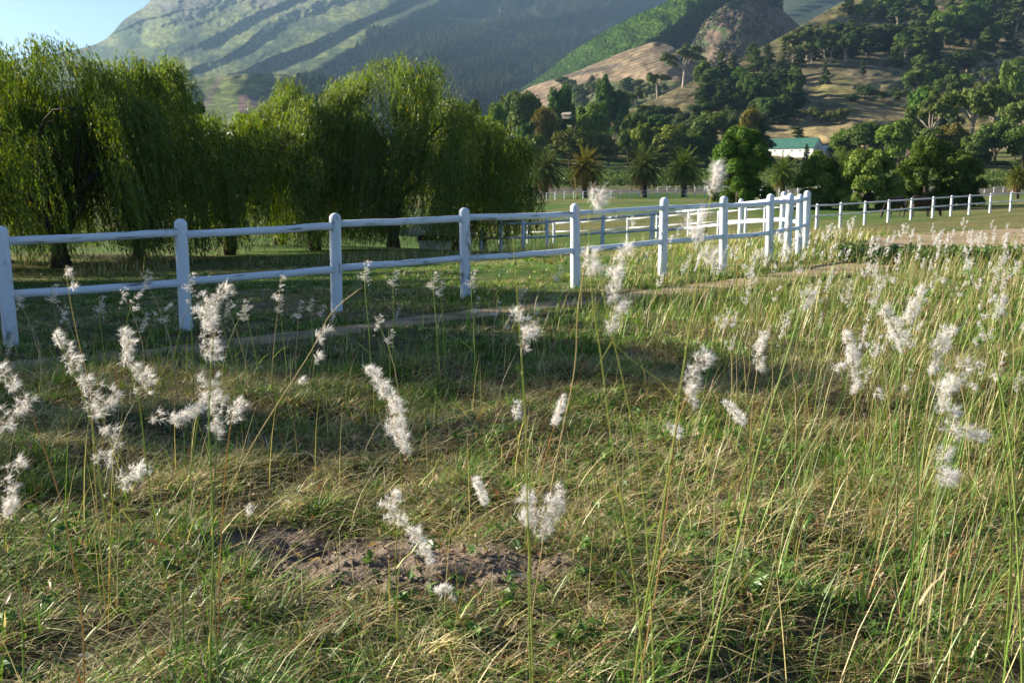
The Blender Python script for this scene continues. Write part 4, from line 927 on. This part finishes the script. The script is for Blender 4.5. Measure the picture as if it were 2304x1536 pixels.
# dark leafy weeds at the fence end
n = 2200; a = rng.uniform(0, 6.28, n); r = np.sqrt(rng.uniform(0, 1, n)); x = 7.4 + np.cos(a) * r * 1.6; y = 17.6 + np.sin(a) * r * 1.0
P = np.stack([x, y, gz(x, y) + rng.uniform(.03, .26, n)], -1); V = quads_at(P, np.tile([0, -.2, 1.], (n, 1)), rng.uniform(.05, .11, n), 1.6, .6)
tag(mesh_np('leafy_weeds', V.reshape(-1, 3), np.arange(n * 4), np.full(n, 4), M['grass'], cols=np.repeat(mix3((.06, .12, .03), (.12, .2, .05), rng.uniform(0, 1, n)), 4, 0)), 'dark green leafy weeds near the end of the ring fence', 'weeds', kind='stuff')
n = 900; cx, cy = wedge(n, 2.2, 6.5); k = vn(cx * 1.1, cy * 1.1, 300) > .5; cx, cy = cx[k], cy[k]; m_ = 9; n = len(cx) * m_
x = np.repeat(cx, m_); y = np.repeat(cy, m_); a = rng.uniform(0, 6.28, n); r = rng.uniform(.01, .035, n)
P = np.stack([x + np.cos(a) * r, y + np.sin(a) * r, gz(x, y) + rng.uniform(.015, .06, n)], -1); V = quads_at(P, np.stack([np.cos(a) * .5, np.sin(a) * .5, np.ones(n)], -1), rng.uniform(.014, .03, n), 1.9, .3)
tag(mesh_np('clover_weeds', V.reshape(-1, 3), np.arange(n * 4), np.full(n, 4), M['grass'], cols=np.repeat(mix3((.06, .13, .025), (.12, .22, .04), rng.uniform(0, 1, n)), 4, 0)), 'small broad leafed weeds among the short grass', 'weeds', kind='stuff')
n = 2600; x, y = wedge(n, 2.1, 7); P = np.stack([x, y, gz(x, y) + rng.uniform(.008, .05, n)], -1); V = quads_at(P, np.tile([0, 0, 1.], (n, 1)), rng.uniform(.006, .02, n), 3.2, .7)
tag(mesh_np('leaf_litter', V.reshape(-1, 3), np.arange(n * 4), np.full(n, 4), M['grass'], cols=np.repeat(mix3((.16, .09, .05), (.5, .4, .27), rng.uniform(0, 1, n)), 4, 0)), 'brown dead leaf scraps scattered in the grass', 'litter', kind='stuff')
# soil clods on the bare patch
b = MB(); random.seed(3)
ico = [(0, 0, 1), (.894, 0, .447), (.276, .85, .447), (-.724, .526, .447), (-.724, -.526, .447), (.276, -.85, .447), (.724, .526, -.447), (-.276, .85, -.447), (-.894, 0, -.447), (-.276, -.85, -.447), (.724, -.526, -.447), (0, 0, -1)]
icf = [(0, 1, 2), (0, 2, 3), (0, 3, 4), (0, 4, 5), (0, 5, 1), (1, 6, 2), (2, 7, 3), (3, 8, 4), (4, 9, 5), (5, 10, 1), (6, 7, 2), (7, 8, 3), (8, 9, 4), (9, 10, 5), (10, 6, 1), (11, 7, 6), (11, 8, 7), (11, 9, 8), (11, 10, 9), (11, 6, 10)]
for i in range(620):
    x, y = random.uniform(-1.3, .2), random.uniform(3.3, 4.15)
    if bare(np.array([x]), np.array([y]))[0] < .25 and random.random() < .9: continue
    s = random.uniform(.003, .017) * (1 if random.random() < .9 else 1.8); z = g1(x, y)
    b.add([(x + v[0] * s * random.uniform(.7, 1.3), y + v[1] * s * random.uniform(.7, 1.3), z + v[2] * s * random.uniform(.5, .9)) for v in ico], icf)
tag(b.build('soil_clods', M['rock']), 'small soil clods and stones on the bare patch', 'soil', kind='stuff')

# ------------------------------------------------------------------ plume grass
def plume_geo(mb, path, width, dens=1.0, hl=.010, hw=.0007, wind=(.5, .1, .15), seed=0, stray=1.0, nh=19, tint=(.93, .92, .9)):
    """fluffy spikelets gathered along a path of Vectors"""
    rs = np.random.default_rng(seed); P = np.array([tuple(p) for p in path]); seg = np.linalg.norm(np.diff(P, axis=0), axis=1); L_ = seg.sum(); cum = np.concatenate([[0], np.cumsum(seg)])
    n = max(5, int(L_ / .0023 * dens)); s = np.sort(rs.uniform(0, L_, n)); nod = np.sort(rs.uniform(0, L_, max(3, int(L_ / .014)))); s = np.where(rs.uniform(0, 1, n) < .75, nod[rs.integers(0, len(nod), n)] + rs.normal(0, .0028, n), s); s = np.clip(s, 0, L_)
    c = np.stack([np.interp(s, cum, P[:, i]) for i in range(3)], -1)
    env = width * (.35 + .65 * np.sin(np.clip(s / L_, .04, .97) * np.pi) ** .5) * (.25 + 1.5 * vn(s * 90, np.zeros(n) + seed, seed))
    off = rs.normal(0, 1, (n, 3)); off /= np.linalg.norm(off, axis=1)[:, None]; off *= (env * rs.uniform(.1, 1, n) ** .7)[:, None]
    c0 = c + off; W = np.array(wind)
    d = rs.normal(0, 1, (n, nh, 3)) * .75 + (off / (np.linalg.norm(off, axis=1)[:, None] + 1e-9))[:, None] * .6 + W[None, None]; d /= np.linalg.norm(d, axis=2)[..., None]
    ln = hl * rs.uniform(.35, 1.4, (n, nh, 1)); sd = np.cross(d, rs.normal(0, 1, (n, nh, 3))); sd /= np.linalg.norm(sd, axis=2)[..., None]
    base = np.repeat(c0[:, None], nh, 1); mid = base + d * ln * .5; tip = base + d * ln + W * ln * .35
    V = np.stack([base, mid - sd * hw * .5, tip, mid + sd * hw * .5], 2).reshape(-1, 3); m_ = n * nh
    C = np.clip(np.array(tint)[None] * rs.uniform(.85, 1.1, (m_, 1)), 0, .93); C = np.repeat(C, 4, 0)
    mb.addnp(V, np.arange(m_ * 4).reshape(-1, 4), C)
    # seed husks
    d2 = rs.normal(0, 1, (n, 3)) * .5 + W; d2 /= np.linalg.norm(d2, axis=1)[:, None]; s2 = np.cross(d2, rs.normal(0, 1, (n, 3))); s2 /= np.linalg.norm(s2, axis=1)[:, None]
    V = np.stack([c0, c0 + d2 * .0025 - s2 * .0009, c0 + d2 * .0055, c0 + d2 * .0025 + s2 * .0009], 1).reshape(-1, 3)
    mb.addnp(V, np.arange(n * 4).reshape(-1, 4), np.array((.42, .30, .18)))
    # fine branchlets
    V = np.stack([c, c + np.array([0, 0, .0006]), c0 + np.array([0, 0, .0003]), c0 - np.array([0, 0, .0003])], 1).reshape(-1, 3)
    mb.addnp(V, np.arange(n * 4).reshape(-1, 4), np.array((.35, .27, .15)))
STC = {'g': (.28, .38, .09), 'y': (.36, .40, .09), 'o': (.48, .30, .11), 's': (.55, .46, .26), 'd': (.18, .25, .07), 'b': (.32, .2, .11)}
def stalk(label, d, plumes, stem, sc_='g', sw=.0016, dens=1, leafs=1, group='plume grass stalks in the foreground', base=None, hl=.0145):
    """plumes: list of (polyline px,row ; width px); stem: polyline px,row from top down"""
    last = stem[-1]; g0 = None
    if last[1] < 1530:
        h_ = hit(*last); d0 = h_.y if h_.y < d * 2.2 + .6 else d
    else: d0 = d
    d0 = max(d0, d * .95); rows = [r for _, r in stem]; top = min(rows + [r for pl, _ in plumes for _, r in pl]); bot = last[1]
    D = lambda row: d + (d0 - d) * min(1, max(0, (row - top) / max(1, bot - top)))
    S_ = [Vector(at(px, r, D(r))) for px, r in stem]
    gl = g1(S_[-1].x, S_[-1].y)
    if S_[-1].z > gl + .004:
        dirv = S_[-1] - S_[-2]; dirv.normalize(); q = S_[-1].copy()
        S_.append(Vector((q.x + dirv.x * (q.z - gl) * .6, q.y, gl - .01)))
    root = S_[-1].copy(); e = empty('plume_grass_stalk', root); tag(e, label, 'grass stalk', group)
    S2 = [Vector(v) for v in catm([tuple(v - root) for v in S_], 5)]; n = len(S2)
    m_ = MB(); c0 = np.array(STC[sc_]); m_.tube(S2, [sw * (.45 + .55 * i / n) for i in range(n)], 6, c0); 
    for i in range(3, n - 2, 9): m_.tube([S2[i] - (S2[i] - S2[i + 1]).normalized() * .004, S2[i] + (S2[i] - S2[i + 1]).normalized() * .004], sw * 1.25, 6, c0 * .8)
    m_.build('stem', M['grass'], e, True)
    for q, (pl, wpx) in enumerate(plumes):
        Pp = [Vector(at(px, r, D(r) + random.uniform(-.01, .01))) - root for px, r in pl]
        Pp = [Vector(v) for v in catm([tuple(v) for v in Pp], 4)]; mb = MB()
        plume_geo(mb, Pp, wpx / 2 * d / F, dens, hl, .00062 * max(1, d / 2.0), seed=random.randint(0, 99999))
        # thin rachis joining the plume to the stem
        near = min(S2, key=lambda v: min((v - a).length for a in (Pp[0], Pp[-1]))); endp = min((Pp[0], Pp[-1]), key=lambda v: (v - near).length)
        mb.tube([near, (near + endp) / 2 + Vector((0, 0, .003)), endp], [.0007, .0006, .0005], 4, (.35, .28, .12)); mb.tube(Pp, .0006, 4, (.36, .27, .13))
        mb.build('plume', M['plume'], e)
    for k in range(leafs):
        i = int(n * random.uniform(.45, .8)); p0 = S2[i]; L_ = random.uniform(.10, .24); az = random.uniform(0, 6.28); lm = MB(); V = []
        for j in range(6):
            t = j / 5; c = p0 + Vector((math.cos(az) * L_ * t * .6, math.sin(az) * L_ * t * .6, L_ * (t * .8 - t * t * random.uniform(.3, .7)))); wv = Vector((-math.sin(az), math.cos(az), 0)) * .0026 * (1 - t ** 2) + Vector((0, 0, .0002)); V += [c - wv, c + wv]
        lm.add([tuple(v) for v in V], [(2 * j, 2 * j + 1, 2 * j + 3, 2 * j + 2) for j in range(5)], random.choice([STC['g'], STC['s'], STC['y'], (.12, .2, .03), STC['o']])); lm.build('leaf', M['grass'], e)
    return e
random.seed(42)
HERO = [
 ('plume stalk cut by the left edge with two white tufts', 1.9, [([(-10, 830), (18, 845), (28, 870)], 60), ([(5, 955), (30, 930), (62, 900)], 50)], [(60, 900), (100, 1010), (150, 1180), (185, 1400), (190, 1536)], 'o', 1),
 ('stalk at the left edge with a low white plume above green leaves', 2.0, [([(10, 1045), (45, 1050)], 45), ([(5, 1080), (25, 1110), (15, 1160)], 50)], [(20, 1160), (35, 1230), (50, 1400), (55, 1560)], 'g', 1),
 ('leaning left stalk with a long chain of white tufts', 2.2, [([(122, 748), (150, 790), (168, 835)], 34), ([(185, 840), (205, 890), (215, 935)], 52), ([(258, 880), (240, 915)], 36), ([(240, 955), (255, 995)], 44), ([(215, 1015), (240, 1040)], 34)], [(125, 750), (170, 850), (205, 950), (225, 1080), (255, 1250), (320, 1450), (345, 1536)], 'y', 1),
 ('thin straw stalk with two tiny stars of fluff near its tip', 2.5, [([(148, 608), (158, 622)], 14), ([(163, 640), (168, 648)], 9)], [(148, 598), (155, 660), (175, 760), (205, 900), (215, 1100), (240, 1400)], 's', .6),
 ('upright stalk with a white plume over a second tuft', 2.2, [([(278, 742), (285, 790), (282, 815)], 44), ([(300, 820), (322, 848), (318, 880)], 44)], [(285, 800), (312, 900), (325, 1000), (345, 1150), (390, 1400), (398, 1520)], 'g', 1),
 ('short stalk carrying a single slanted plume at left', 2.5, [([(275, 1092), (300, 1070), (325, 1050)], 38)], [(285, 1095), (300, 1180), (330, 1400)], 'd', 1),
 ('tall stalk with ragged wind blown plume in front of the fence post', 2.0, [([(505, 655), (480, 680), (455, 705), (490, 735)], 42), ([(480, 750), (470, 780), (490, 815)], 42)], [(480, 760), (475, 830), (470, 960), (480, 1200), (472, 1536)], 'g', 1.05),
 ('stalk with a thick bundle of plumes below the ragged one', 2.1, [([(445, 840), (470, 865), (485, 900)], 50), ([(490, 900), (478, 940), (488, 985)], 34)], [(470, 880), (488, 990), (478, 1200), (492, 1536)], 'd', 1),
 ('stalk with a plume blown out flat to the left', 2.2, [([(325, 942), (365, 935), (400, 945), (445, 915), (460, 895)], 34)], [(455, 905), (440, 980), (420, 1150), (412, 1350), (418, 1520)], 'g', 1),
 ('brown stem ending in a frayed tan and white tuft', 2.3, [([(545, 905), (520, 930), (535, 945)], 28)], [(525, 930), (512, 1010), (498, 1200), (490, 1450)], 'o', .8),
 ('long bare stalk slanting up to the right across the track', 2.4, [([(735, 738), (740, 748)], 12), ([(712, 755), (718, 768)], 12), ([(716, 800), (706, 812)], 14), ([(675, 850), (680, 862)], 12)], [(812, 648), (745, 705), (700, 790), (630, 900), (560, 1015), (510, 1130), (490, 1300), (470, 1480)], 's', .7),
 ('curving stalk with dense white plume left of centre', 2.3, [([(825, 828), (850, 850), (865, 885)], 30), ([(880, 885), (890, 930), (885, 975)], 48), ([(895, 970), (910, 1015)], 34)], [(860, 880), (900, 1000), (925, 1060), (965, 1150), (1000, 1250), (1018, 1320)], 'o', 1.05),
 ('low drooping plume falling to the right above the bare soil', 2.4, [([(885, 1110), (880, 1150), (915, 1180)], 46), ([(915, 1185), (945, 1220), (968, 1265)], 36)], [(900, 1020), (905, 1120), (890, 1250), (895, 1400), (892, 1500)], 'y', 1.1),
 ('full white double plume low in the centre', 2.2, [([(1190, 1110), (1182, 1150), (1200, 1190), (1240, 1195)], 46), ([(1260, 1095), (1235, 1120), (1255, 1150), (1215, 1165)], 52)], [(1190, 1000), (1192, 1120), (1190, 1220), (1190, 1400), (1194, 1545)], 'g', 1.3),
 ('thick green stem with small white tufts left of centre post', 1.6, [([(1160, 705), (1168, 722)], 22), ([(1198, 718), (1185, 750), (1175, 785)], 26)], [(1155, 535), (1162, 640), (1172, 780), (1182, 940), (1186, 1120), (1200, 1560)], 'y', .9),
 ('near blurred stalk whose pale plume tops the ring fence', 1.45, [([(1330, 415), (1345, 445), (1335, 480)], 28), ([(1310, 570), (1335, 600), (1330, 630)], 32)], [(1325, 480), (1330, 640), (1355, 820), (1375, 980), (1420, 1250), (1450, 1560)], 'y', .9),
 ('thin dry stalk with tiny seeds crossing the fence post', 1.9, [([(1318, 560), (1322, 590)], 18)], [(1293, 400), (1302, 480), (1318, 570), (1300, 700), (1290, 850), (1240, 1100), (1180, 1500)], 's', .4),
 ('near stalk with swirling plume just right of centre post', 1.6, [([(1408, 562), (1385, 600), (1375, 650), (1390, 690)], 34), ([(1380, 700), (1415, 688)], 24), ([(1375, 715), (1372, 740)], 22)], [(1345, 600), (1370, 720), (1405, 870), (1440, 1050), (1458, 1250), (1472, 1560)], 'y', .9),
 ('tallest stalk with plumes rising above the fence rail', 1.5, [([(1612, 372), (1608, 410), (1600, 450)], 26), ([(1580, 480), (1565, 515), (1575, 545)], 32), ([(1585, 570), (1612, 600)], 34)], [(1600, 440), (1578, 580), (1555, 720), (1530, 880), (1515, 1000), (1475, 1240), (1425, 1545)], 'y', 1.2),
 ('stalk with a broad fuzzy plume right of centre', 1.9, [([(1595, 800), (1565, 815), (1550, 850), (1575, 870)], 44), ([(1545, 870), (1560, 905)], 32)], [(1560, 860), (1525, 950), (1505, 1100), (1480, 1300), (1440, 1545)], 'o', 1),
 ('small star shaped tuft on a stem below the broad plume', 2.3, [([(1505, 955), (1530, 980)], 26)], [(1520, 972), (1500, 1100), (1470, 1300), (1430, 1480)], 'g', .8),
 ('thick green stalk bent over at a withered white tip', 1.8, [([(1808, 690), (1828, 665), (1835, 690)], 24)], [(1825, 650), (1805, 690), (1765, 820), (1715, 980), (1680, 1130), (1640, 1300), (1590, 1545)], 'g', .7),
 ('heavy blurred plume hanging in loops near the right edge', 1.6, [([(2175, 820), (2140, 860), (2110, 905), (2145, 930)], 44), ([(2125, 975), (2160, 965), (2205, 985)], 34), ([(2115, 1010), (2130, 1040), (2110, 1062), (2150, 1075)], 44)], [(2150, 840), (2130, 980), (2100, 1150), (2075, 1300), (2040, 1545)], 'g', 1.1),
 ('long bare stem leaning left near the right edge', 1.9, [([(2178, 590), (2172, 602)], 8)], [(2172, 588), (2195, 680), (2235, 800), (2265, 950), (2285, 1150), (2300, 1545)], 'g', .3),
 ('green stalk with a small closed spike near the right edge', 2.2, [([(2252, 670), (2248, 710)], 14)], [(2250, 665), (2240, 780), (2255, 950), (2275, 1200), (2260, 1500)], 'g', .8),
 ('plume stalk with side tuft in the right middle', 2.6, [([(1900, 750), (1918, 800), (1925, 850)], 34), ([(1880, 830), (1895, 822)], 20), ([(1930, 860), (1920, 880)], 26)], [(1905, 760), (1925, 870), (1915, 1000), (1895, 1200), (1880, 1350)], 's', 1),
 ('sparse plume stalk standing over the shaded hollow', 2.9, [([(1720, 750), (1705, 790), (1712, 830)], 26)], [(1740, 700), (1710, 800), (1690, 950), (1680, 1180)], 's', .6),
 ('plume stalk leaning left in the right grass', 2.7, [([(1985, 690), (2010, 740), (2030, 790)], 38)], [(1985, 690), (2035, 800), (2060, 1000), (2070, 1300)], 'g', 1),
 ('two stage plume stalk right of the leaning one', 2.7, [([(2140, 740), (2115, 780), (2095, 840)], 36)], [(2135, 740), (2095, 850), (2080, 1000), (2050, 1320)], 's', 1),
 ('plume stalk in front of the sandy patch', 2.8, [([(2080, 640), (2055, 690), (2040, 720)], 30)], [(2085, 640), (2045, 720), (2030, 900), (2010, 1250)], 's', 1),
 ('small plume on a dark wire thin stem in the centre', 2.9, [([(1268, 892), (1258, 920), (1245, 955)], 15)], [(1265, 895), (1240, 980), (1215, 1080), (1180, 1250)], 'o', .9),
 ('tiny short plume beside the central clump of leaves', 2.9, [([(1068, 1080), (1078, 1105), (1090, 1130)], 17)], [(1078, 1100), (1105, 1180), (1125, 1260)], 'g', .9),
 ('fallen plume resting low over the bare soil', 2.8, [([(975, 1330), (1000, 1322), (1020, 1345)], 24)], [(1005, 1330), (1035, 1390), (1060, 1440)], 'o', .9),
 ('tiny white tuft on a thin brown stem at left', 2.8, [([(560, 1135), (558, 1160)], 14)], [(565, 1060), (558, 1160), (545, 1300), (535, 1400)], 's', .8),
 ('stub of a broken plume above a red leaf', 2.5, [([(1162, 912), (1160, 932)], 18)], [(1160, 920), (1165, 1000), (1188, 1120), (1195, 1300)], 'y', .7),
 ('slanting small plume over the dark hollow at right', 2.9, [([(1630, 905), (1650, 925), (1672, 950)], 18)], [(1628, 905), (1672, 955), (1690, 1050), (1700, 1200)], 'b', .8),
 ('single fluffy tuft between straw stems at right', 2.9, [([(1970, 880), (1985, 885)], 22)], [(1978, 882), (1970, 980), (1960, 1200)], 's', .8),
]
for (lb, d, pl, st, c_, dn) in HERO: stalk(lb, d, pl, st, c_, (.0018 + .0007 * (c_ in 'gy')) * (.68 if d < 1.7 else 1), dn, random.choice([1, 1, 2]))
# prototypes for the smaller mid-distance stalks
def proto_stalk(seed, H, two=True, hl=.012, hw=.0016, dens=.8, colr='s'):
    random.seed(seed); e = empty('plume_grass_stalk', (0, 0, 0)); lx = random.uniform(-.12, .12)
    S_ = [Vector((lx * t * t * 1.2, random.uniform(-.01, .01), H * t)) for t in (0, .25, .5, .75, 1)]; S_[0].z = -.02
    m_ = MB(); m_.tube(S_, [.0022, .002, .0018, .0014, .0008], 5, STC[colr]); m_.build('stem', M['grass'], e, True)
    mb = MB(); a = S_[-1]; L_ = random.uniform(.10, .17)
    pts = [a + Vector((0, 0, -L_ + L_ * t)) + Vector((random.uniform(-.012, .012) + .02 * t * t, 0, 0)) for t in (0, .33, .66, 1)]
    plume_geo(mb, pts, random.uniform(.014, .024), dens, hl, hw, seed=seed, nh=10)
    mb.build('plume', M['plume'], e)
    if two:
        mb = MB(); s = random.choice([-1, 1]); q = [a + Vector((s * .01, 0, -L_ * 1.05)), a + Vector((s * .035, .01, -L_ * .8)), a + Vector((s * .045, .01, -L_ * .55))]; plume_geo(mb, q, .012, dens, hl, hw, seed=seed + 50, nh=9); mb.build('plume', M['plume'], e)
    lm = MB(); az = random.uniform(0, 6.28); V = []
    for j in range(6):
        t = j / 5; c = Vector((0, 0, H * .3)) + Vector((math.cos(az) * .16 * t, math.sin(az) * .16 * t, .2 * (t - .5 * t * t))); wv = Vector((-math.sin(az), math.cos(az), 0)) * .003 * (1 - t * t); V += [c - wv, c + wv]
    lm.add([tuple(v) for v in V], [(2 * j, 2 * j + 1, 2 * j + 3, 2 * j + 2) for j in range(5)], STC['g']); lm.build('leaf', M['grass'], e); return e
PS = [proto_stalk(300 + i, random.uniform(.62, .78), i % 2 == 0, hw=.0012, dens=.62, colr='sgys'[i % 4]) for i in range(6)]
PSF = [proto_stalk(330 + i, random.uniform(.62, .78), i % 2 == 0, .016, .0032, .45) for i in range(3)]
ps_used = set()
def mid_stalk(x, y, H, label, group, far=False):
    L_ = PSF if far else PS; k = random.randrange(len(L_)); r0 = L_[k]; o = r0 if id(r0) not in ps_used else copy_tree(r0); ps_used.add(id(r0))
    s = H / .7; o.location = (x, y, g1(x, y)); o.scale = (s, s, s) if s > .8 else (s * 1.1, s * 1.1, s); o.rotation_euler = (random.uniform(-.1, .1), random.uniform(-.05, .14), random.uniform(-.8, .8)); tag(o, label, 'grass stalk', group)
    if group.endswith('near fence'): o.scale = (o.scale[0] * 1.5, o.scale[1] * 1.5, o.scale[2]); o.rotation_euler = (o.rotation_euler[0] * .5, o.rotation_euler[1] * .6, o.rotation_euler[2])
random.seed(99)
left = [(85, 690, 6.4), (135, 665, 6.8), (70, 745, 6.2), (225, 690, 6.6), (258, 685, 7.0), (320, 675, 7.2), (355, 700, 6.6), (385, 645, 6.4), (372, 690, 6.8), (420, 640, 6.8), (455, 690, 7), (550, 700, 6.6), (575, 672, 7), (520, 655, 7.2), (604, 640, 6.8), (640, 690, 7.2),
        (660, 690, 7.5), (700, 690, 7.4), (722, 702, 7.4), (830, 615, 7.0), (877, 630, 7.4), (985, 635, 7.2), (1000, 652, 7.4), (1068, 632, 7.2), (1060, 680, 7.8), (895, 735, 6.4), (870, 760, 6.2), (1212, 660, 7.8), (1262, 618, 7.6), (915, 690, 8), (780, 690, 7.6), (1105, 690, 8.0), (1130, 720, 7.4), (180, 720, 6.3), (290, 720, 6.4), (490, 720, 6.9), (1240, 700, 8)]
for (px, top, Y) in left:
    p = at(px, top, Y); x = float(p[0]); mid_stalk(x, Y, 1.08 * max(.3, float(p[2]) - g1(x, Y)), 'small pale plume stalk in the row before the near fence', 'plume stalks before the near fence')
c_ = 0
while c_ < 140:
    v = random.random(); Y = random.choice([random.uniform(4.5, 8), random.uniform(7, 12), random.uniform(9, 15), random.uniform(11, 18)]); px = random.uniform(1400, 2330) if Y > 8 else random.uniform(1650, 2330)
    if random.random() > .35 + .65 * (px - 1400) / 900: continue
    x = (px - 1152) / F * Y
    if track_mask(np.array([x]), np.array([Y]))[0] > .1: continue
    mid_stalk(x, Y, random.uniform(.5, .92), 'pale plume stalk in the dense stand at the right', 'plume stalks of the right stand', Y > 9); c_ += 1
# beyond the counted stalks: a mass of far plumes
mb = MB()
for i in range(120):
    Y = random.uniform(12, 21); px = random.uniform(1560, 2330) if Y < 16 else random.uniform(1850, 2330); x = (px - 1152) / F * Y; tk = track_mask(np.array([x]), np.array([Y]))[0]
    if tk > 0: continue
    z = g1(x, Y); H = random.uniform(.4, .75); plume_geo(mb, [Vector((x, Y, z + H - .13)), Vector((x + .015, Y, z + H - .06)), Vector((x + .03, Y, z + H))], .022, .38, .018, .006, seed=i, nh=7)
    mb.tube([(x, Y, z), (x, Y, z + H - .1)], .002, 3, STC['s'])
tag(mb.build('plume_haze', M['plume']), 'far mass of pale plumes before the sandy track', 'plume grass', kind='stuff')
# dry fallen leaves in the foreground
random.seed(8)
for i, (px, row, Lf, az, c, lb) in enumerate(((1180, 1300, .11, -.5, (.5, .42, .32), 'curled pale dry leaf lying above the grass in the centre'), (200, 1480, .07, -.6, (.62, .58, .5), 'small whitish leaf scrap at the lower left'), (1690, 1440, .06, .6, (.28, .14, .09), 'crumpled brown dead leaf at the lower right'),
        (350, 1220, .10, -.45, (.45, .16, .05), 'orange red dry blade at the left'), (1120, 940, .10, .1, (.4, .17, .1), 'rusty red blade lying level near the centre'), (1300, 1350, .14, 1.9, (.3, .2, .17), 'purple brown withered blade leaning upright'), (1930, 980, .07, -1.1, (.52, .38, .22), 'tan folded blade hanging in the right grass'), (240, 1110, .05, .9, (.34, .2, .12), 'small curled brown leaf at the left'))):
    h_ = hit(px, row + 25); b = MB(); V = []
    for j in range(9):
        t = j / 8; wv = .008 * math.sin(min(1, t * 1.1 + .05) * 2.9) + .0006; x = math.cos(az) * Lf * (t - .5); zz = (math.sin(az) * Lf * (t - .5) if az > 0.5 or az < -.9 else -.25 * Lf * (t - .5)) + .01 * math.sin(t * 3.1) + .03
        V += [(x, -wv * .5, zz - wv * .6), (x, wv * .3, zz), (x, wv * .5 + .002, zz + wv * .7)]
    b.add(V, [(3 * j + k, 3 * j + k + 1, 3 * j + k + 4, 3 * j + k + 3) for j in range(8) for k in range(2)], c)
    o = b.build('dry_leaf', M['grass'], None, True); o.location = (h_.x, h_.y, h_.z + .01); tag(o, lb, 'leaf')
# ------------------------------------------------------------------ labels that single out each repeat
ONES = ['', 'first', 'second', 'third', 'fourth', 'fifth', 'sixth', 'seventh', 'eighth', 'ninth', 'tenth', 'eleventh', 'twelfth', 'thirteenth', 'fourteenth', 'fifteenth', 'sixteenth', 'seventeenth', 'eighteenth', 'nineteenth']
TENS = {20: 'twent', 30: 'thirt', 40: 'fort', 50: 'fift', 60: 'sixt'}
def ordinal(n):
    if n < 20: return ONES[n]
    t_ = TENS[n // 10 * 10]; return t_ + 'ieth' if n % 10 == 0 else t_ + 'y-' + ONES[n % 10]
GL = {'small trees under the tan slope': '{} small tree from the left on the green strip under the tan slope', 'wood behind the barn': '{} tree from the left in the wood rising behind the barn', 'wood above the gum row': '{} tree from the left in the wood above the gum row', 'lower slope trees behind the palms': '{} tree from the left on the lower slope behind the palms', 'trees of the valley belt': '{} green tree from the left among the closely packed valley belt trees', 'dense ridge stand': '{} tree from the left in the dense stand left of the dry terraces',
      'skyline pines': '{} pine from the left along the ridge skyline', 'belt across the dry hill': '{} tree from the left in the long belt across the dry hill',
      'loose wood on the upper dry hill': '{} tree from the left in the loose wood on the upper dry hill', 'trees below the loose wood': '{} tree from the left just below the loose upper wood',
      'trees near the hill top': '{} tree from the left near the top of the dry hill', 'bushes under the pine ridge': '{} dark bush from the left on the slope under the pine ridge',
      'rounded trees above the barn field': '{} rounded olive tree from the left in the row above the barn field', 'shrubs on the dry terrace': '{} dark shrub from the left on the shaded dry terrace',
      'plume stalks before the near fence': '{} small pale plume stalk from the left in the row before the near fence'}
bpy.context.view_layer.update()
def lab(lst, form):
    lst.sort(key=lambda o: o.location.x / o.location.y)
    for i, o in enumerate(lst): o['label'] = form.format(ordinal(i + 1))
tops = [o for o in col.objects if o.parent is None and 'group' in o]
for g_, fm in GL.items(): lab([o for o in tops if o['group'] == g_], fm)
rs_ = sorted([o for o in tops if o['group'] == 'plume stalks of the right stand'], key=lambda o: o.location.y)
bands = ['nearest', 'second nearest', 'middle', 'second farthest', 'farthest']
for i, bn in enumerate(bands):
    k0 = len(rs_) * i // 5; k1 = len(rs_) * (i + 1) // 5; lab(rs_[k0:k1], '{} plume stalk from the left in the ' + bn + ' rank of the right stand')
# ------------------------------------------------------------------ haze
b = MB(); b.box((0, 2800, 415), (9000, 6700, 990)); hz = b.build('haze', None); hz.data.materials.clear()
m, t, out = new_mat('haze'); pv = t.nodes.new('ShaderNodeVolumePrincipled'); pv.inputs['Density'].default_value = 0.52e-4; pv.inputs['Color'].default_value = (.42, .68, 1, 1); pv.inputs['Anisotropy'].default_value = .35
t.links.new(pv.outputs[0], out.inputs['Volume']); hz.data.materials.append(m); tag(hz, 'thin blue morning haze', 'haze', kind='stuff')
